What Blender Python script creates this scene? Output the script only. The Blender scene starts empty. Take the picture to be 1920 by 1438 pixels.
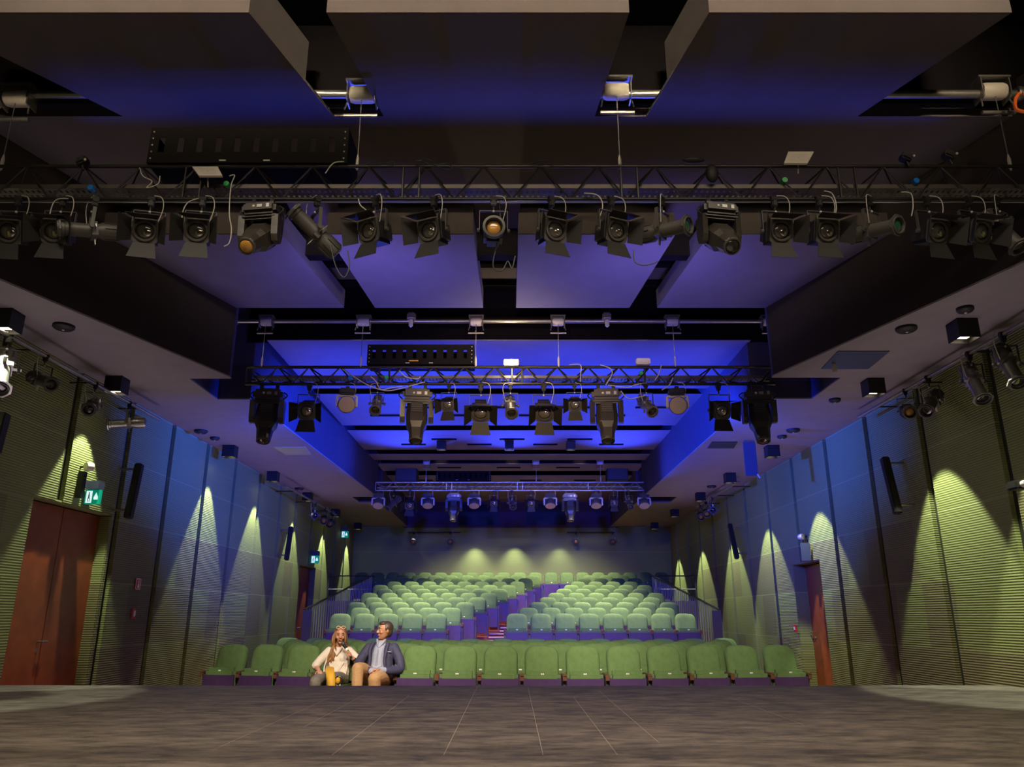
import bpy, bmesh, math, random
from mathutils import Vector, Matrix
rnd = random.Random(7)
C = bpy.context.scene.collection
V = Vector
R = math.radians
PI = math.pi
# ------------------------------------------------------------------ camera
FPX = 1440.0                                   # focal length in pixels of the 1920 wide frame
TH = math.atan(436 / FPX)                      # upward pitch
CZ = 1.37                                      # lens height above the stalls floor
cd = bpy.data.cameras.new('camera'); cd.sensor_width = 36; cd.lens = FPX / 1920 * 36
cd.clip_start = .05; cd.clip_end = 200
cam = bpy.data.objects.new('camera', cd); C.objects.link(cam)
cam.location = (0, 0, CZ); cam.rotation_euler = (PI / 2 + TH, 0, 0)
S = bpy.context.scene; S.camera = cam
S.view_settings.view_transform = 'Standard'; S.view_settings.look = 'None'
S.view_settings.gamma = 1; S.view_settings.use_curve_mapping = False
S.view_settings.exposure = 1.2
try:
    S.cycles.use_denoising = True
    S.cycles.max_bounces = 6; S.cycles.diffuse_bounces = 4; S.cycles.glossy_bounces = 3
    S.cycles.caustics_reflective = False; S.cycles.caustics_refractive = False
    S.cycles.sample_clamp_indirect = 4
except Exception: pass
w = bpy.data.worlds.new('hall_air'); S.world = w; w.use_nodes = True
w.node_tree.nodes['Background'].inputs[0].default_value = (.03, .03, .05, 1)
w.node_tree.nodes['Background'].inputs[1].default_value = 0.02

# ------------------------------------------------------------------ stage and house lighting
BLUE = (.03, .06, 1.0); WARM = (1.0, .78, .50); WHITE = (1.0, .90, .74); SCAL = (.93, 1.0, .72)
def aimed(o, tgt):
    o.rotation_euler = (V(tgt) - o.location).to_track_quat('-Z', 'Y').to_euler()
def spot(name, loc, tgt, power, col, deg=60, blend=.5, r=.08):
    l = bpy.data.lights.new(name, 'SPOT'); l.energy = power; l.color = col
    l.spot_size = R(deg); l.spot_blend = blend; l.shadow_soft_size = r
    o = bpy.data.objects.new(name, l); C.objects.link(o); o.location = loc; aimed(o, tgt); return o
def area(name, loc, tgt, power, col, sx, sy, spread=180):
    l = bpy.data.lights.new(name, 'AREA'); l.energy = power; l.color = col; l.shape = 'RECTANGLE'
    l.size = sx; l.size_y = sy
    l.spread = R(spread)
    o = bpy.data.objects.new(name, l); C.objects.link(o); o.location = loc; aimed(o, tgt); return o
# blue wash from the fixtures on the middle truss, towards the audience
for x in (-3.0, -1.0, 1.0, 3.0):
    spot('blue_wash', (x, 11.7, 4.15), (x * .8, 20, 1.1), 540, BLUE, 74, 1.0, .12)
    spot('blue_truss_wash', (x, 11.7, 4.15), (x, 21.6, 4.95), 420, BLUE, 22, .8, .12)
    spot('blue_side_wash', (x, 11.8, 4.15), (x * 1.6, 17, 5.2), 260, BLUE, 90, 1.0, .12)
    spot('blue_ceiling_wash', (x, 12.1, 4.1), (x, 12.9, 5.57), 100, BLUE, 140, 1.0, .12)
for sx in (-1, 1):
    spot('blue_wall_wash', (-sx * 1.5, 11.9, 4.0), (sx * 6, 16.2, 4.9), 2600, (.01, .065, 1.0), 58, .9, .12)
    spot('blue_wall_wash', (sx * 1.5, 11.75, 4.1), (sx * 6, 12.9, 4.5), 500, (.01, .065, 1.0), 50, 1.0, .12)
for x in (-2.8, 0, 2.8):
    spot('blue_up_fill', (x, 20.7, 4.0), (x * .9, 16.2, 6.2), 780, BLUE, 70, 1.0, .12)  # unseen lamps added near the far truss to fill the ceiling blue
spot('blue_wash', (1.2, 21.1, 4.0), (1.75, 29.6, 3.0), 190, BLUE, 20, .5, .05)  # unseen spot added for the blue patch on the back wall
# weak blue lamps added in mid-air to fill the panels behind the near truss
for x in (-1.8, 1.8):
    spot('blue_panel_fill', (x, 8.35, 4.2), (x, 9.5, 5.9), 75, (.28, .22, 1.0), 130, 1.0, .3)
spot('truss_fill', (0, 7.0, 4.75), (0, 11.1, 3.3), 230, (1.0, .72, .40), 86, .8, .1)  # added warm fill, aimed at the middle truss fixtures
# warm front light for the stalls and the two speakers
spot('front_light', (-1.0, 6.6, 4.5), (-2.1, 11.3, .8), 170, WARM, 22, .7, .1)
for x in (-2.4, 0, 2.4):
    spot('front_light', (x, 6.6, 4.5), (x * .95, 12.4, .6), 440, (1.0, .95, .90), 46, .8, .12)
for y, pw in ((17.7, 1150), (20.5, 1150), (23.2, 800)):
    for x in (-2.2, 2.2):
        spot('house_light', (x, y, 5.35), (x, y + .5, 1.0), pw, WHITE, 72, .9, .12)
spot('house_light', (.3, 22.6, 5.35), (.4, 23.6, 1.0), 700, WHITE, 70, .9, .12)
for x in (-1.2, 1.8): spot('house_light', (x, 25.4, 5.35), (x, 27.5, 2.0), 650, WHITE, 84, .9, .12)
# work lights above the stage, behind the lens
area('stage_work_light', (0, -1.5, 6.2), (0, 6.0, .6), 28, (1.0, .82, .58), 5, 1.0)
area('stage_down_light', (0, 3.2, 6.6), (0, 4.5, 0), 150, (1.0, .84, .64), 8, .16, 120)
area('panel_edge_fill', (0, -2.2, 6.30), (0, 5.2, 6.38), 27, (1.0, .80, .52), 9, .3, 16)  # unseen lamp added to brighten only the panels' front edges
# upward lamps added as fill, in place of light bounced off aisles and stage
for x in (-5.1, 5.0): area('aisle_fill', (x, 10.6, 1.15), (x, 10.6, 6), 7, (.95, .75, .88), 1.2, 9, 75); area('aisle_fill', (x, 18.5, 1.15), (x, 18.5, 6), 9, (.45, .34, 1.0), 1.2, 8, 75)
#area('stalls_bounce', (0, 9.8, 1.15), (0, 9.8, 6), 6, (1.0, .74, .80), 8, 2, 80)
area('stage_fill', (0, 4.5, .8), (0, 4.5, 6), 4, (1.0, .80, .66), 8, 3, 120)
# unseen strip lamp added to throw a narrow blue band on the near ceiling
area('blue_band', (0, 8.0, 4.95), (0, 6.30, 6.13), 3.4, (.05, .08, 1.0), 8.6, .08, 17)

# ------------------------------------------------------------------ pixels to places
_c, _s = math.cos(TH), math.sin(TH)
def ab(px, py):
    u = (px - 960) / FPX; v = (719 - py) / FPX; d = _c - _s * v
    return u / d, (_s + _c * v) / d
def at(px, py, y): a, b = ab(px, py); return V((a * y, y, CZ + b * y))
def atz(px, py, z): a, b = ab(px, py); return at(px, py, (z - CZ) / b)
def atx(px, py, x): a, b = ab(px, py); return at(px, py, x / a)

# ------------------------------------------------------------------ materials
def mat(name, col, rough=.6, metal=0., emit=None, es=0., var=0., scale=8., bump=0., bscale=60., spec=.5, sheen=0.):
    m = bpy.data.materials.new(name); m.use_nodes = True; n = m.node_tree.nodes; L = m.node_tree.links
    b = n['Principled BSDF']; b.inputs['Base Color'].default_value = (*col, 1)
    b.inputs['Roughness'].default_value = rough; b.inputs['Metallic'].default_value = metal
    b.inputs['Specular IOR Level'].default_value = spec
    if sheen: b.inputs['Sheen Weight'].default_value = sheen
    if emit: b.inputs['Emission Color'].default_value = (*emit, 1); b.inputs['Emission Strength'].default_value = es
    if var or bump:
        tc = n.new('ShaderNodeTexCoord')
    if var:
        t = n.new('ShaderNodeTexNoise'); t.inputs['Scale'].default_value = scale; t.inputs['Detail'].default_value = 5
        L.new(tc.outputs['Object'], t.inputs['Vector'])
        r = n.new('ShaderNodeMapRange'); r.inputs['To Min'].default_value = 1 - var; r.inputs['To Max'].default_value = 1 + var
        r.inputs['From Min'].default_value = .3; r.inputs['From Max'].default_value = .7
        L.new(t.outputs['Fac'], r.inputs['Value'])
        x = n.new('ShaderNodeVectorMath'); x.operation = 'SCALE'; x.inputs[0].default_value = col
        L.new(r.outputs['Result'], x.inputs['Scale']); L.new(x.outputs[0], b.inputs['Base Color'])
    if bump:
        t2 = n.new('ShaderNodeTexNoise'); t2.inputs['Scale'].default_value = bscale; t2.inputs['Detail'].default_value = 3
        L.new(tc.outputs['Object'], t2.inputs['Vector'])
        bp = n.new('ShaderNodeBump'); bp.inputs['Strength'].default_value = bump; bp.inputs['Distance'].default_value = .01
        L.new(t2.outputs['Fac'], bp.inputs['Height']); L.new(bp.outputs[0], b.inputs['Normal'])
    return m
M = {}
M['ceil'] = mat('painted_plaster', (.23, .205, .22), .75, var=.05, scale=3, spec=.2)
M['ceila'] = mat('audience_ceiling_plaster', (.150, .136, .175), .75, var=.05, scale=3, spec=.2)
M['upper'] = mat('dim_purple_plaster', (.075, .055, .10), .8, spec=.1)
M['ceiln'] = mat('shaded_ceiling_plaster', (.098, .084, .088), .75, var=.05, scale=3, spec=.2)  # ceiling plaster darkened in colour for the weaker light near the stage
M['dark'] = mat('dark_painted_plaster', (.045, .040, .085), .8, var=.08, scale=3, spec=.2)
M['basket'] = mat('matt_black_sheet', (.008, .007, .007), .85, spec=.08)
M['void'] = mat('black_void_paint', (.006, .005, .006), .95, spec=.05)
M['black'] = mat('black_powder_coat', (.016, .014, .013), .55, var=.15, scale=30, spec=.3)
M['truss'] = mat('black_truss_paint', (.016, .013, .010), .42, metal=.2, var=.15, scale=20)
M['grey'] = mat('grey_fixture_paint', (.060, .055, .048), .5, var=.1, scale=20)
M['brownfix'] = mat('moving_head_shell', (.032, .027, .021), .38, var=.1, scale=20)
M['steel'] = mat('galvanised_steel', (.33, .32, .30), .35, metal=.85, var=.1, scale=15)
M['bright'] = mat('pale_enamel', (.50, .46, .40), .45, var=.08)
M['tray'] = mat('perforated_tray_steel', (.10, .085, .07), .5, metal=.5, var=.1)
M['cable_w'] = mat('pale_cable', (.45, .42, .36), .5)
M['cable_b'] = mat('black_cable', (.015, .014, .014), .5)
M['lens'] = mat('lens_glass', (.10, .09, .08), .08, spec=1.0)
M['lensin'] = mat('glint_metal', (.55, .5, .45), .12, metal=.9)
M['lens_a'] = mat('amber_lens', (.45, .22, .04), .15, spec=.9)
M['lens_g'] = mat('green_lens', (.02, .09, .05), .08, spec=1.0)
M['lens_d'] = mat('dark_lens', (.015, .014, .012), .08, spec=1.0)
M['wash'] = mat('frosted_wash_lens', (.36, .28, .19), .5, var=.1, scale=120)
M['velvet'] = mat('green_velvet', (.108, .170, .055), .85, var=.10, scale=14, bump=.15, bscale=220, spec=.15)
M['wood'] = mat('dark_seat_wood', (.058, .026, .085), .42, var=.15, scale=9)  # blue mixed into the brown wood, imitating the blue light on it
M['armw'] = mat('polished_arm_wood', (.14, .062, .035), .3, var=.15, scale=20)
M['frame'] = mat('seat_frame_metal', (.09, .085, .08), .4, metal=.4)
M['plate'] = mat('white_plate', (.8, .78, .7), .4)
M['ink'] = mat('black_ink', (.02, .02, .02), .6)
M['door'] = mat('orange_wood_veneer', (.27, .060, .018), .38, var=.18, scale=5)
M['rail'] = mat('black_handrail', (.03, .026, .024), .35, metal=.3)
M['balu'] = mat('baluster_steel', (.30, .28, .24), .35, metal=.6)
M['fascia_n'] = mat('black_painted_fascia', (.026, .020, .020), .8, spec=.2)
M['carpet'] = mat('red_brown_carpet', (.20, .045, .032), .9, var=.15, scale=30)
M['nose'] = mat('stair_nosing', (.6, .5, .4), .45)
M['orange'] = mat('orange_webbing', (.75, .13, .01), .6)
M['red'] = mat('fire_sign_red', (.6, .02, .04), .5)
M['exitg'] = mat('exit_sign_green', (.0, .30, .18), .4, emit=(.0, .45, .27), es=.16)
M['exitw'] = mat('exit_sign_white', (.8, .9, .9), .4, emit=(.62, .82, .86), es=.45)
M['glow'] = mat('lit_diffuser', (1, .95, .85), .5, emit=(1, .86, .6), es=5)
M['ledw'] = mat('floodlight_panel', (.55, .5, .42), .4)
M['led_on'] = mat('lit_led_panel', (1, .95, .85), .4, emit=(1, .85, .6), es=3)
M['blue'] = mat('blue_plug', (.0, .16, .55), .4)
M['greenp'] = mat('green_plug', (.01, .35, .06), .4)
M['glass'] = mat('dark_booth_glass', (.003, .003, .004), .35, spec=.2)
M['hatch'] = mat('hatch_lining', (.36, .38, .20), .6)
M['hatchb'] = mat('hatch_steel', (.05, .06, .10), .4)
M['groove'] = mat('dark_olive_recess', (.014, .015, .005), .8)
M['skin'] = mat('skin', (.56, .27, .155), .5, var=.06, scale=20)
M['skin2'] = mat('tanned_skin', (.50, .225, .115), .5, var=.06, scale=20)
M['hairb'] = mat('light_brown_hair', (.26, .115, .035), .45, var=.3, scale=60)
M['haird'] = mat('dark_brown_hair', (.055, .030, .016), .5, var=.25, scale=60)
M['shirtw'] = mat('cream_blouse', (.72, .60, .47), .7, var=.05, scale=9, bump=.9, bscale=28)
M['shirtb'] = mat('pale_blue_shirt', (.33, .34, .42), .7, var=.05, scale=12, bump=.9, bscale=28)
M['navy'] = mat('navy_jacket', (.040, .037, .075), .7, var=.12, scale=12, bump=.9, bscale=28)
M['tan'] = mat('tan_trousers', (.47, .26, .11), .75, var=.08, scale=10, bump=.9, bscale=28)
M['greyt'] = mat('grey_trousers', (.17, .145, .11), .75, var=.08, scale=12, bump=.9, bscale=28)
M['yellow'] = mat('yellow_bag', (.62, .32, .012), .6, var=.06)
M['lip'] = mat('lips', (.38, .06, .045), .45)
M['lipm'] = mat('pale_lips', (.40, .13, .08), .5)
M['eyew'] = mat('eye_white', (.7, .68, .62), .3)
M['gold'] = mat('amber_sunglass_frame', (.75, .52, .25), .3)
M['side'] = mat('walkway_boards', (.05, .04, .035), .35, var=.1)
def wall_mat():
    m = bpy.data.materials.new('green_acoustic_panelling'); m.use_nodes = True; n = m.node_tree.nodes; L = m.node_tree.links
    b = n['Principled BSDF']; b.inputs['Roughness'].default_value = .6; b.inputs['Specular IOR Level'].default_value = .25
    g = n.new('ShaderNodeNewGeometry'); s = n.new('ShaderNodeSeparateXYZ'); L.new(g.outputs['Position'], s.inputs[0])
    def mth(op, a, bb=None, c=None):
        x = n.new('ShaderNodeMath'); x.operation = op
        for i, q in enumerate((a, bb, c)):
            if q is None: continue
            if isinstance(q, (int, float)): x.inputs[i].default_value = q
            else: L.new(q, x.inputs[i])
        return x.outputs[0]
    yy = mth('MULTIPLY', s.outputs['Y'], 1 / .83); zz = mth('MULTIPLY', s.outputs['Z'], 1 / .92)
    wn = n.new('ShaderNodeTexWhiteNoise'); wn.noise_dimensions = '2D'
    cb = n.new('ShaderNodeCombineXYZ'); L.new(mth('FLOOR', yy), cb.inputs[0]); L.new(mth('FLOOR', zz), cb.inputs[1])
    L.new(cb.outputs[0], wn.inputs['Vector'])
    low = mth('LESS_THAN', s.outputs['Z'], 2.76)
    greyt = mth('MULTIPLY', low, mth('GREATER_THAN', wn.outputs['Value'], .52))
    seam = mth('LESS_THAN', mth('FRACT', zz), .02)
    mix = n.new('ShaderNodeMix'); mix.data_type = 'RGBA'
    mix.inputs[6].default_value = (.200, .228, .082, 1); mix.inputs[7].default_value = (.170, .165, .075, 1)
    L.new(greyt, mix.inputs[0])
    mix2 = n.new('ShaderNodeMix'); mix2.data_type = 'RGBA'; L.new(seam, mix2.inputs[0])
    L.new(mix.outputs[2], mix2.inputs[6]); mix2.inputs[7].default_value = (.27, .30, .12, 1)
    L.new(mix2.outputs[2], b.inputs['Base Color'])
    wv = mth('SINE', mth('MULTIPLY', s.outputs['Z'], 2 * PI / .032))
    bp = n.new('ShaderNodeBump'); bp.inputs['Strength'].default_value = .5; bp.inputs['Distance'].default_value = .004
    L.new(wv, bp.inputs['Height']); L.new(bp.outputs[0], b.inputs['Normal'])
    return m
M['wall'] = wall_mat()
def stage_mat():
    m = bpy.data.materials.new('worn_black_stage_floor'); m.use_nodes = True; n = m.node_tree.nodes; L = m.node_tree.links
    b = n['Principled BSDF']; tc = n.new('ShaderNodeTexCoord')
    mp = n.new('ShaderNodeMapping'); mp.inputs['Scale'].default_value = (1.6, 4.0, 1); L.new(tc.outputs['Object'], mp.inputs[0])
    t = n.new('ShaderNodeTexNoise'); t.inputs['Scale'].default_value = 2.2; t.inputs['Detail'].default_value = 9; t.inputs['Roughness'].default_value = .72
    L.new(mp.outputs[0], t.inputs[0])
    cr = n.new('ShaderNodeValToRGB'); L.new(t.outputs['Fac'], cr.inputs[0])
    e = cr.color_ramp.elements; e[0].position = .38; e[0].color = (.048, .040, .033, 1); e[1].position = .66; e[1].color = (.165, .135, .105, 1)
    v = n.new('ShaderNodeTexNoise'); v.inputs['Scale'].default_value = 14; v.inputs['Detail'].default_value = 4; L.new(mp.outputs[0], v.inputs[0])
    r = n.new('ShaderNodeMapRange'); r.inputs['From Min'].default_value = .62; r.inputs['From Max'].default_value = .72; r.inputs['To Max'].default_value = .35
    L.new(v.outputs['Fac'], r.inputs[0])
    mx = n.new('ShaderNodeMix'); mx.data_type = 'RGBA'; L.new(r.outputs[0], mx.inputs[0]); L.new(cr.outputs[0], mx.inputs[6]); mx.inputs[7].default_value = (.21, .18, .15, 1)
    L.new(mx.outputs[2], b.inputs['Base Color'])
    b.inputs['Roughness'].default_value = .62; b.inputs['Specular IOR Level'].default_value = .3
    return m
M['stage'] = stage_mat()

# ------------------------------------------------------------------ mesh builder
class MB:
    def __init__(s): s.v = []; s.f = []
    def add(s, vs, fs, T=None):
        k = len(s.v)
        s.v += [tuple(T @ V(p)) if T is not None else tuple(p) for p in vs]
        s.f += [tuple(i + k for i in f) for f in fs]; return s
    def box(s, c, d, T=None):
        x, y, z = (q / 2 for q in d)
        vs = [(c[0] + a * x, c[1] + b * y, c[2] + e * z) for a in (-1, 1) for b in (-1, 1) for e in (-1, 1)]
        return s.add(vs, [(0, 1, 3, 2), (4, 6, 7, 5), (0, 4, 5, 1), (2, 3, 7, 6), (0, 2, 6, 4), (1, 5, 7, 3)], T)
    def rbox(s, c, d, r, T=None):                # box with chamfered edges and corners
        b = bmesh.new(); bmesh.ops.create_cube(b, size=1)
        for q in b.verts: q.co = V((q.co.x * d[0] + c[0], q.co.y * d[1] + c[1], q.co.z * d[2] + c[2]))
        bmesh.ops.bevel(b, geom=b.edges[:], offset=min(r, min(d) * .49), segments=2, affect='EDGES')
        b.verts.index_update()
        vs = [tuple(q.co) for q in b.verts]; fs = [tuple(q.index for q in f.verts) for f in b.faces]; b.free()
        return s.add(vs, fs, T)
    def prism(s, poly, z0, z1, T=None):          # xy polygon extruded in z
        n = len(poly)
        vs = [(x, y, z0) for x, y in poly] + [(x, y, z1) for x, y in poly]
        return s.add(vs, [tuple(range(n))[::-1], tuple(range(n, 2 * n))] + [(i, (i + 1) % n, n + (i + 1) % n, n + i) for i in range(n)], T)
    def rings(s, R_, cap=True, T=None, close=False):
        n = len(R_[0]); vs = [p for r in R_ for p in r]; fs = []
        m = len(R_)
        for j in range(m - 1 + (1 if close else 0)):
            for i in range(n):
                a = j * n + i; b = j * n + (i + 1) % n; jj = (j + 1) % m
                fs.append((a, b, jj * n + (i + 1) % n, jj * n + i))
        if cap and not close: fs += [tuple(range(n))[::-1], tuple(range((m - 1) * n, m * n))]
        return s.add(vs, fs, T)
    def lathe(s, prof, seg=20, T=None, cap=True, ang=0.):   # (radius, y) pairs about the local Y axis
        return s.rings([[(r * math.cos(2 * PI * i / seg + ang), y, r * math.sin(2 * PI * i / seg + ang)) for i in range(seg)] for r, y in prof], cap, T)
    def tube(s, pts, r, seg=8, cap=True, T=None):
        pts = [V(p) for p in pts]; out = []
        rr = r if isinstance(r, (list, tuple)) else [r] * len(pts)
        up = None
        for i, p in enumerate(pts):
            d = (pts[min(i + 1, len(pts) - 1)] - pts[max(i - 1, 0)]).normalized()
            if up is None:
                up = V((0, 0, 1)) if abs(d.z) < .9 else V((0, 1, 0))
            a = d.cross(up).normalized(); up = a.cross(d).normalized()
            out.append([tuple(p + (a * math.cos(2 * PI * k / seg) + up * math.sin(2 * PI * k / seg)) * rr[i]) for k in range(seg)])
        return s.rings(out, cap, T)
    def ell(s, c, rad, T=None, seg=16, st=10):
        c = V(c); R_ = []
        for j in range(1, st):
            t = PI * j / st
            R_.append([(c.x + rad[0] * math.sin(t) * math.cos(2 * PI * i / seg), c.y + rad[1] * math.sin(t) * math.sin(2 * PI * i / seg), c.z + rad[2] * math.cos(t)) for i in range(seg)])
        vs = [p for r in R_ for p in r] + [(c.x, c.y, c.z + rad[2]), (c.x, c.y, c.z - rad[2])]
        n = seg; m = len(R_); fs = []
        for j in range(m - 1):
            for i in range(n): fs.append((j * n + i, (j + 1) * n + i, (j + 1) * n + (i + 1) % n, j * n + (i + 1) % n))
        for i in range(n):
            fs.append((m * n, i, (i + 1) % n)); fs.append((m * n + 1, (m - 1) * n + (i + 1) % n, (m - 1) * n + i))
        return s.add(vs, fs, T)
    def mesh(s, name, m, smooth=False):
        me = bpy.data.meshes.new(name); me.from_pydata(s.v, [], s.f); me.materials.append(M[m] if isinstance(m, str) else m)
        b = bmesh.new(); b.from_mesh(me); bmesh.ops.recalc_face_normals(b, faces=b.faces); b.to_mesh(me); b.free()
        if smooth:
            me.polygons.foreach_set('use_smooth', [True] * len(me.polygons))
            try: me.set_sharp_from_angle(angle=R(40))
            except Exception: pass
        return me
    def obj(s, name, m, parent=None, smooth=False, label=None, cat=None, group=None, kind=None, loc=None):
        o = bpy.data.objects.new(name, s.mesh(name, m, smooth)); C.objects.link(o)
        if parent is not None: o.parent = parent
        if loc is not None: o.location = loc
        return tag(o, label, cat, group, kind)
def tag(o, label=None, cat=None, group=None, kind=None):
    if label: o['label'] = label
    if cat: o['category'] = cat
    if group: o['group'] = group
    if kind: o['kind'] = kind
    return o
def thing(name, label, cat, loc=(0, 0, 0), rz=0, group=None):
    o = bpy.data.objects.new(name, None); C.objects.link(o); o.empty_display_size = .1
    o.location = loc; o.rotation_euler = (0, 0, rz)
    return tag(o, label, cat, group)
def dup(root, loc, rz, label=None, group=None):
    r = root.copy(); C.objects.link(r); r.location = loc; r.rotation_euler = (0, 0, rz)
    if label: r['label'] = label
    if group: r['group'] = group
    for ch in list(root.children):
        c = ch.copy(); C.objects.link(c); c.parent = r
        for g in ch.children:
            d = g.copy(); C.objects.link(d); d.parent = c
    return r
def part(parent, name, me, mtx=None):
    o = bpy.data.objects.new(name, me); C.objects.link(o); o.parent = parent
    if mtx is not None: o.matrix_local = mtx
    return o
def sag(p0, p1, d, n=14):
    p0, p1 = V(p0), V(p1)
    return [p0.lerp(p1, i / n) - V((0, 0, d * 4 * (i / n) * (1 - i / n))) for i in range(n + 1)]
def smooth_path(pts, k=6):
    pts = [V(p) for p in pts]; out = []
    for i in range(len(pts) - 1):
        a = pts[max(i - 1, 0)]; b = pts[i]; c = pts[i + 1]; d = pts[min(i + 2, len(pts) - 1)]
        for j in range(k):
            t = j / k
            out.append(.5 * ((2 * b) + (c - a) * t + (2 * a - 5 * b + 4 * c - d) * t * t + (3 * b - a - 3 * c + d) * t ** 3))
    out.append(pts[-1]); return out
ORD = ['first', 'second', 'third', 'fourth', 'fifth', 'sixth', 'seventh', 'eighth', 'ninth', 'tenth', 'eleventh', 'twelfth', 'thirteenth', 'fourteenth', 'fifteenth', 'sixteenth', 'seventeenth', 'eighteenth', 'nineteenth', 'twentieth']

# ================================================================== THE SETTING
WX = 6.0; SOF = 4.63; CEI = 5.57; TOP = 6.14; BACK = 29.6
MB().box((0, 19.6, -.05), (13.4, 21, .1)).obj('floor', 'carpet', kind='structure')
sp = [(-6.5, -3), (6.5, -3), (6.5, 5.0), (5.52, 9.30), (3.0, 9.27), (0, 9.24), (-3, 9.27), (-6.5, 9.33)]
MB().prism(sp, 0, .62).obj('trim_1', 'stage', kind='structure')
# seams between the stage boards
sm = MB()
for x0, x1, y0, y1 in [(-2.5, -1.15, 4.9, 9.0), (-1.45, -.30, 4.75, 8.2), (-.55, -.2, 4.75, 9.2), (.25, .75, 4.75, 9.1), (.85, 1.35, 4.75, 8.0), (1.3, 1.75, 5.2, 8.6), (3.0, 2.55, 6.0, 8.0), (-2.1, -2.9, 5.9, 8.3)]:
    X = x0 * .7
    sm.add([(X - .002, y0, .6206), (X + .002, y0, .6206), (X + .002, y1, .6206), (X - .002, y1, .6206)], [(0, 1, 2, 3)])
sm.add([(-5, 7.6, .6206), (5, 7.62, .6206), (5, 7.623, .6206), (-5, 7.603, .6206)], [(0, 1, 2, 3)])
sm.obj('trim_2', mat('board_seam', (.30, .25, .2), .7), kind='structure')
# walls: dark recess plane with panels proud of it, doors set in niches
def wall_side(sx, grooves, niches, nm):
    X = sx * WX
    root = MB()
    ys = sorted([(-3, None), (BACK, None)])
    # back plane with openings for the door niches
    cuts = sorted(niches); y = -3
    for (a, b, h, d) in cuts:
        root.box((X + sx * .10, (y + a) / 2, 2.9), (.08, a - y, 5.8))
        root.box((X + sx * .10, (a + b) / 2, (h + 5.8) / 2), (.08, b - a, 5.8 - h)); y = b
    root.box((X + sx * .10, (y + BACK) / 2, 2.9), (.08, BACK - y, 5.8))
    w_ = root.obj(nm, 'groove', kind='structure')
    edges = [-3] + grooves + [BACK]
    for i in range(len(edges) - 1):
        a = edges[i] + (.08 if i else 0); b = edges[i + 1] - (.08 if i < len(edges) - 2 else 0)
        segs = [(a, b, 0)]
        for (na, nb, h, d) in cuts:
            new = []
            for (p, q, z) in segs:
                if z or q <= na or p >= nb: new.append((p, q, z)); continue
                if p < na: new.append((p, na, z))
                new.append((max(p, na), min(q, nb), h))
                if q > nb: new.append((nb, q, z))
            segs = new
        m = MB()
        for (p, q, z) in segs:
            if q - p > .01: m.box((X + sx * .03, (p + q) / 2, (z + SOF + .05) / 2), (.06, q - p, SOF + .05 - z))
        m.obj('wall_panel', 'wall', w_)
    for k, (na, nb, h, d) in enumerate(cuts):       # the niche lining
        m = MB()
        m.box((X + sx * (d / 2 + .04), nb, h / 2), (d + .06, .04, h)); m.box((X + sx * (d / 2 + .04), na, h / 2), (d + .06, .04, h))
        m.box((X + sx * (d / 2 + .04), (na + nb) / 2, h), (d + .06, nb - na + .04, .04))
        m.obj('door_reveal', 'wall', w_)
    return w_
gl = [7.0, 8.6, 10.2, 11.75, 13.3, 14.9, 16.5, 18.2, 19.9, 21.4, 23.2, 24.8, 26.4, 28.0]
gr = [7.4, 9.2, 10.97, 12.7, 14.46, 16.3, 18.05, 19.8, 21.5, 23.2, 24.9, 26.6, 28.3]
nl = [(9.63, 11.6, 2.83, .2), (22.3, 24.1, 2.78, .2)]; nr = [(15.35, 16.86, 2.43, .3)]
wl = wall_side(-1, gl, nl, 'wall_left'); wr = wall_side(1, gr, nr, 'wall_right')
MB().box((0, BACK + .05, 2.95), (12.4, .1, 5.9)).obj('wall_back', 'wall', kind='structure')
MB().box((0, -3.05, 3.3), (13.4, .1, 6.8)).obj('wall_front', 'void', kind='structure')
# darker upper back wall above the seating
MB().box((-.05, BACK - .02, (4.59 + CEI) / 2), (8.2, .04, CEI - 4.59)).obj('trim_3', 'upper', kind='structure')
def leafed_door(nm, sx, X, y0, y1, h, leaves, handle_at):
    root = None; n = leaves; wd = (y1 - y0) / n
    for i in range(n):
        m = MB().rbox((X, y0 + wd * (i + .5), h / 2), (.05, wd - .012, h - .01), .004)
        o = m.obj(nm if i == 0 else 'door_leaf', 'door', root, kind='structure' if i == 0 else None)
        if i == 0: root = o
    hy, hz = handle_at
    MB().tube([(X - sx * .02, hy, hz), (X - sx * .075, hy, hz), (X - sx * .075, hy + .13, hz)], .012).obj('door_handle', 'steel', root, True)
    MB().lathe([(.027, 0), (.027, .012)], 16, Matrix.Translation((X - sx * .03, hy, hz - .11)) @ Matrix.Rotation(PI / 2, 4, 'Z')).obj('lock_plate', 'steel', root, True)
    return root
leafed_door('door_1', -1, -6.19, 9.63, 11.6, 2.8, 2, (10.52, 1.05))
leafed_door('door_2', -1, -6.19, 22.3, 24.1, 2.75, 2, (23.1, 1.05))
leafed_door('door_3', 1, 6.29, 15.35, 16.86, 2.40, 1, (16.68, 1.05))
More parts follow.
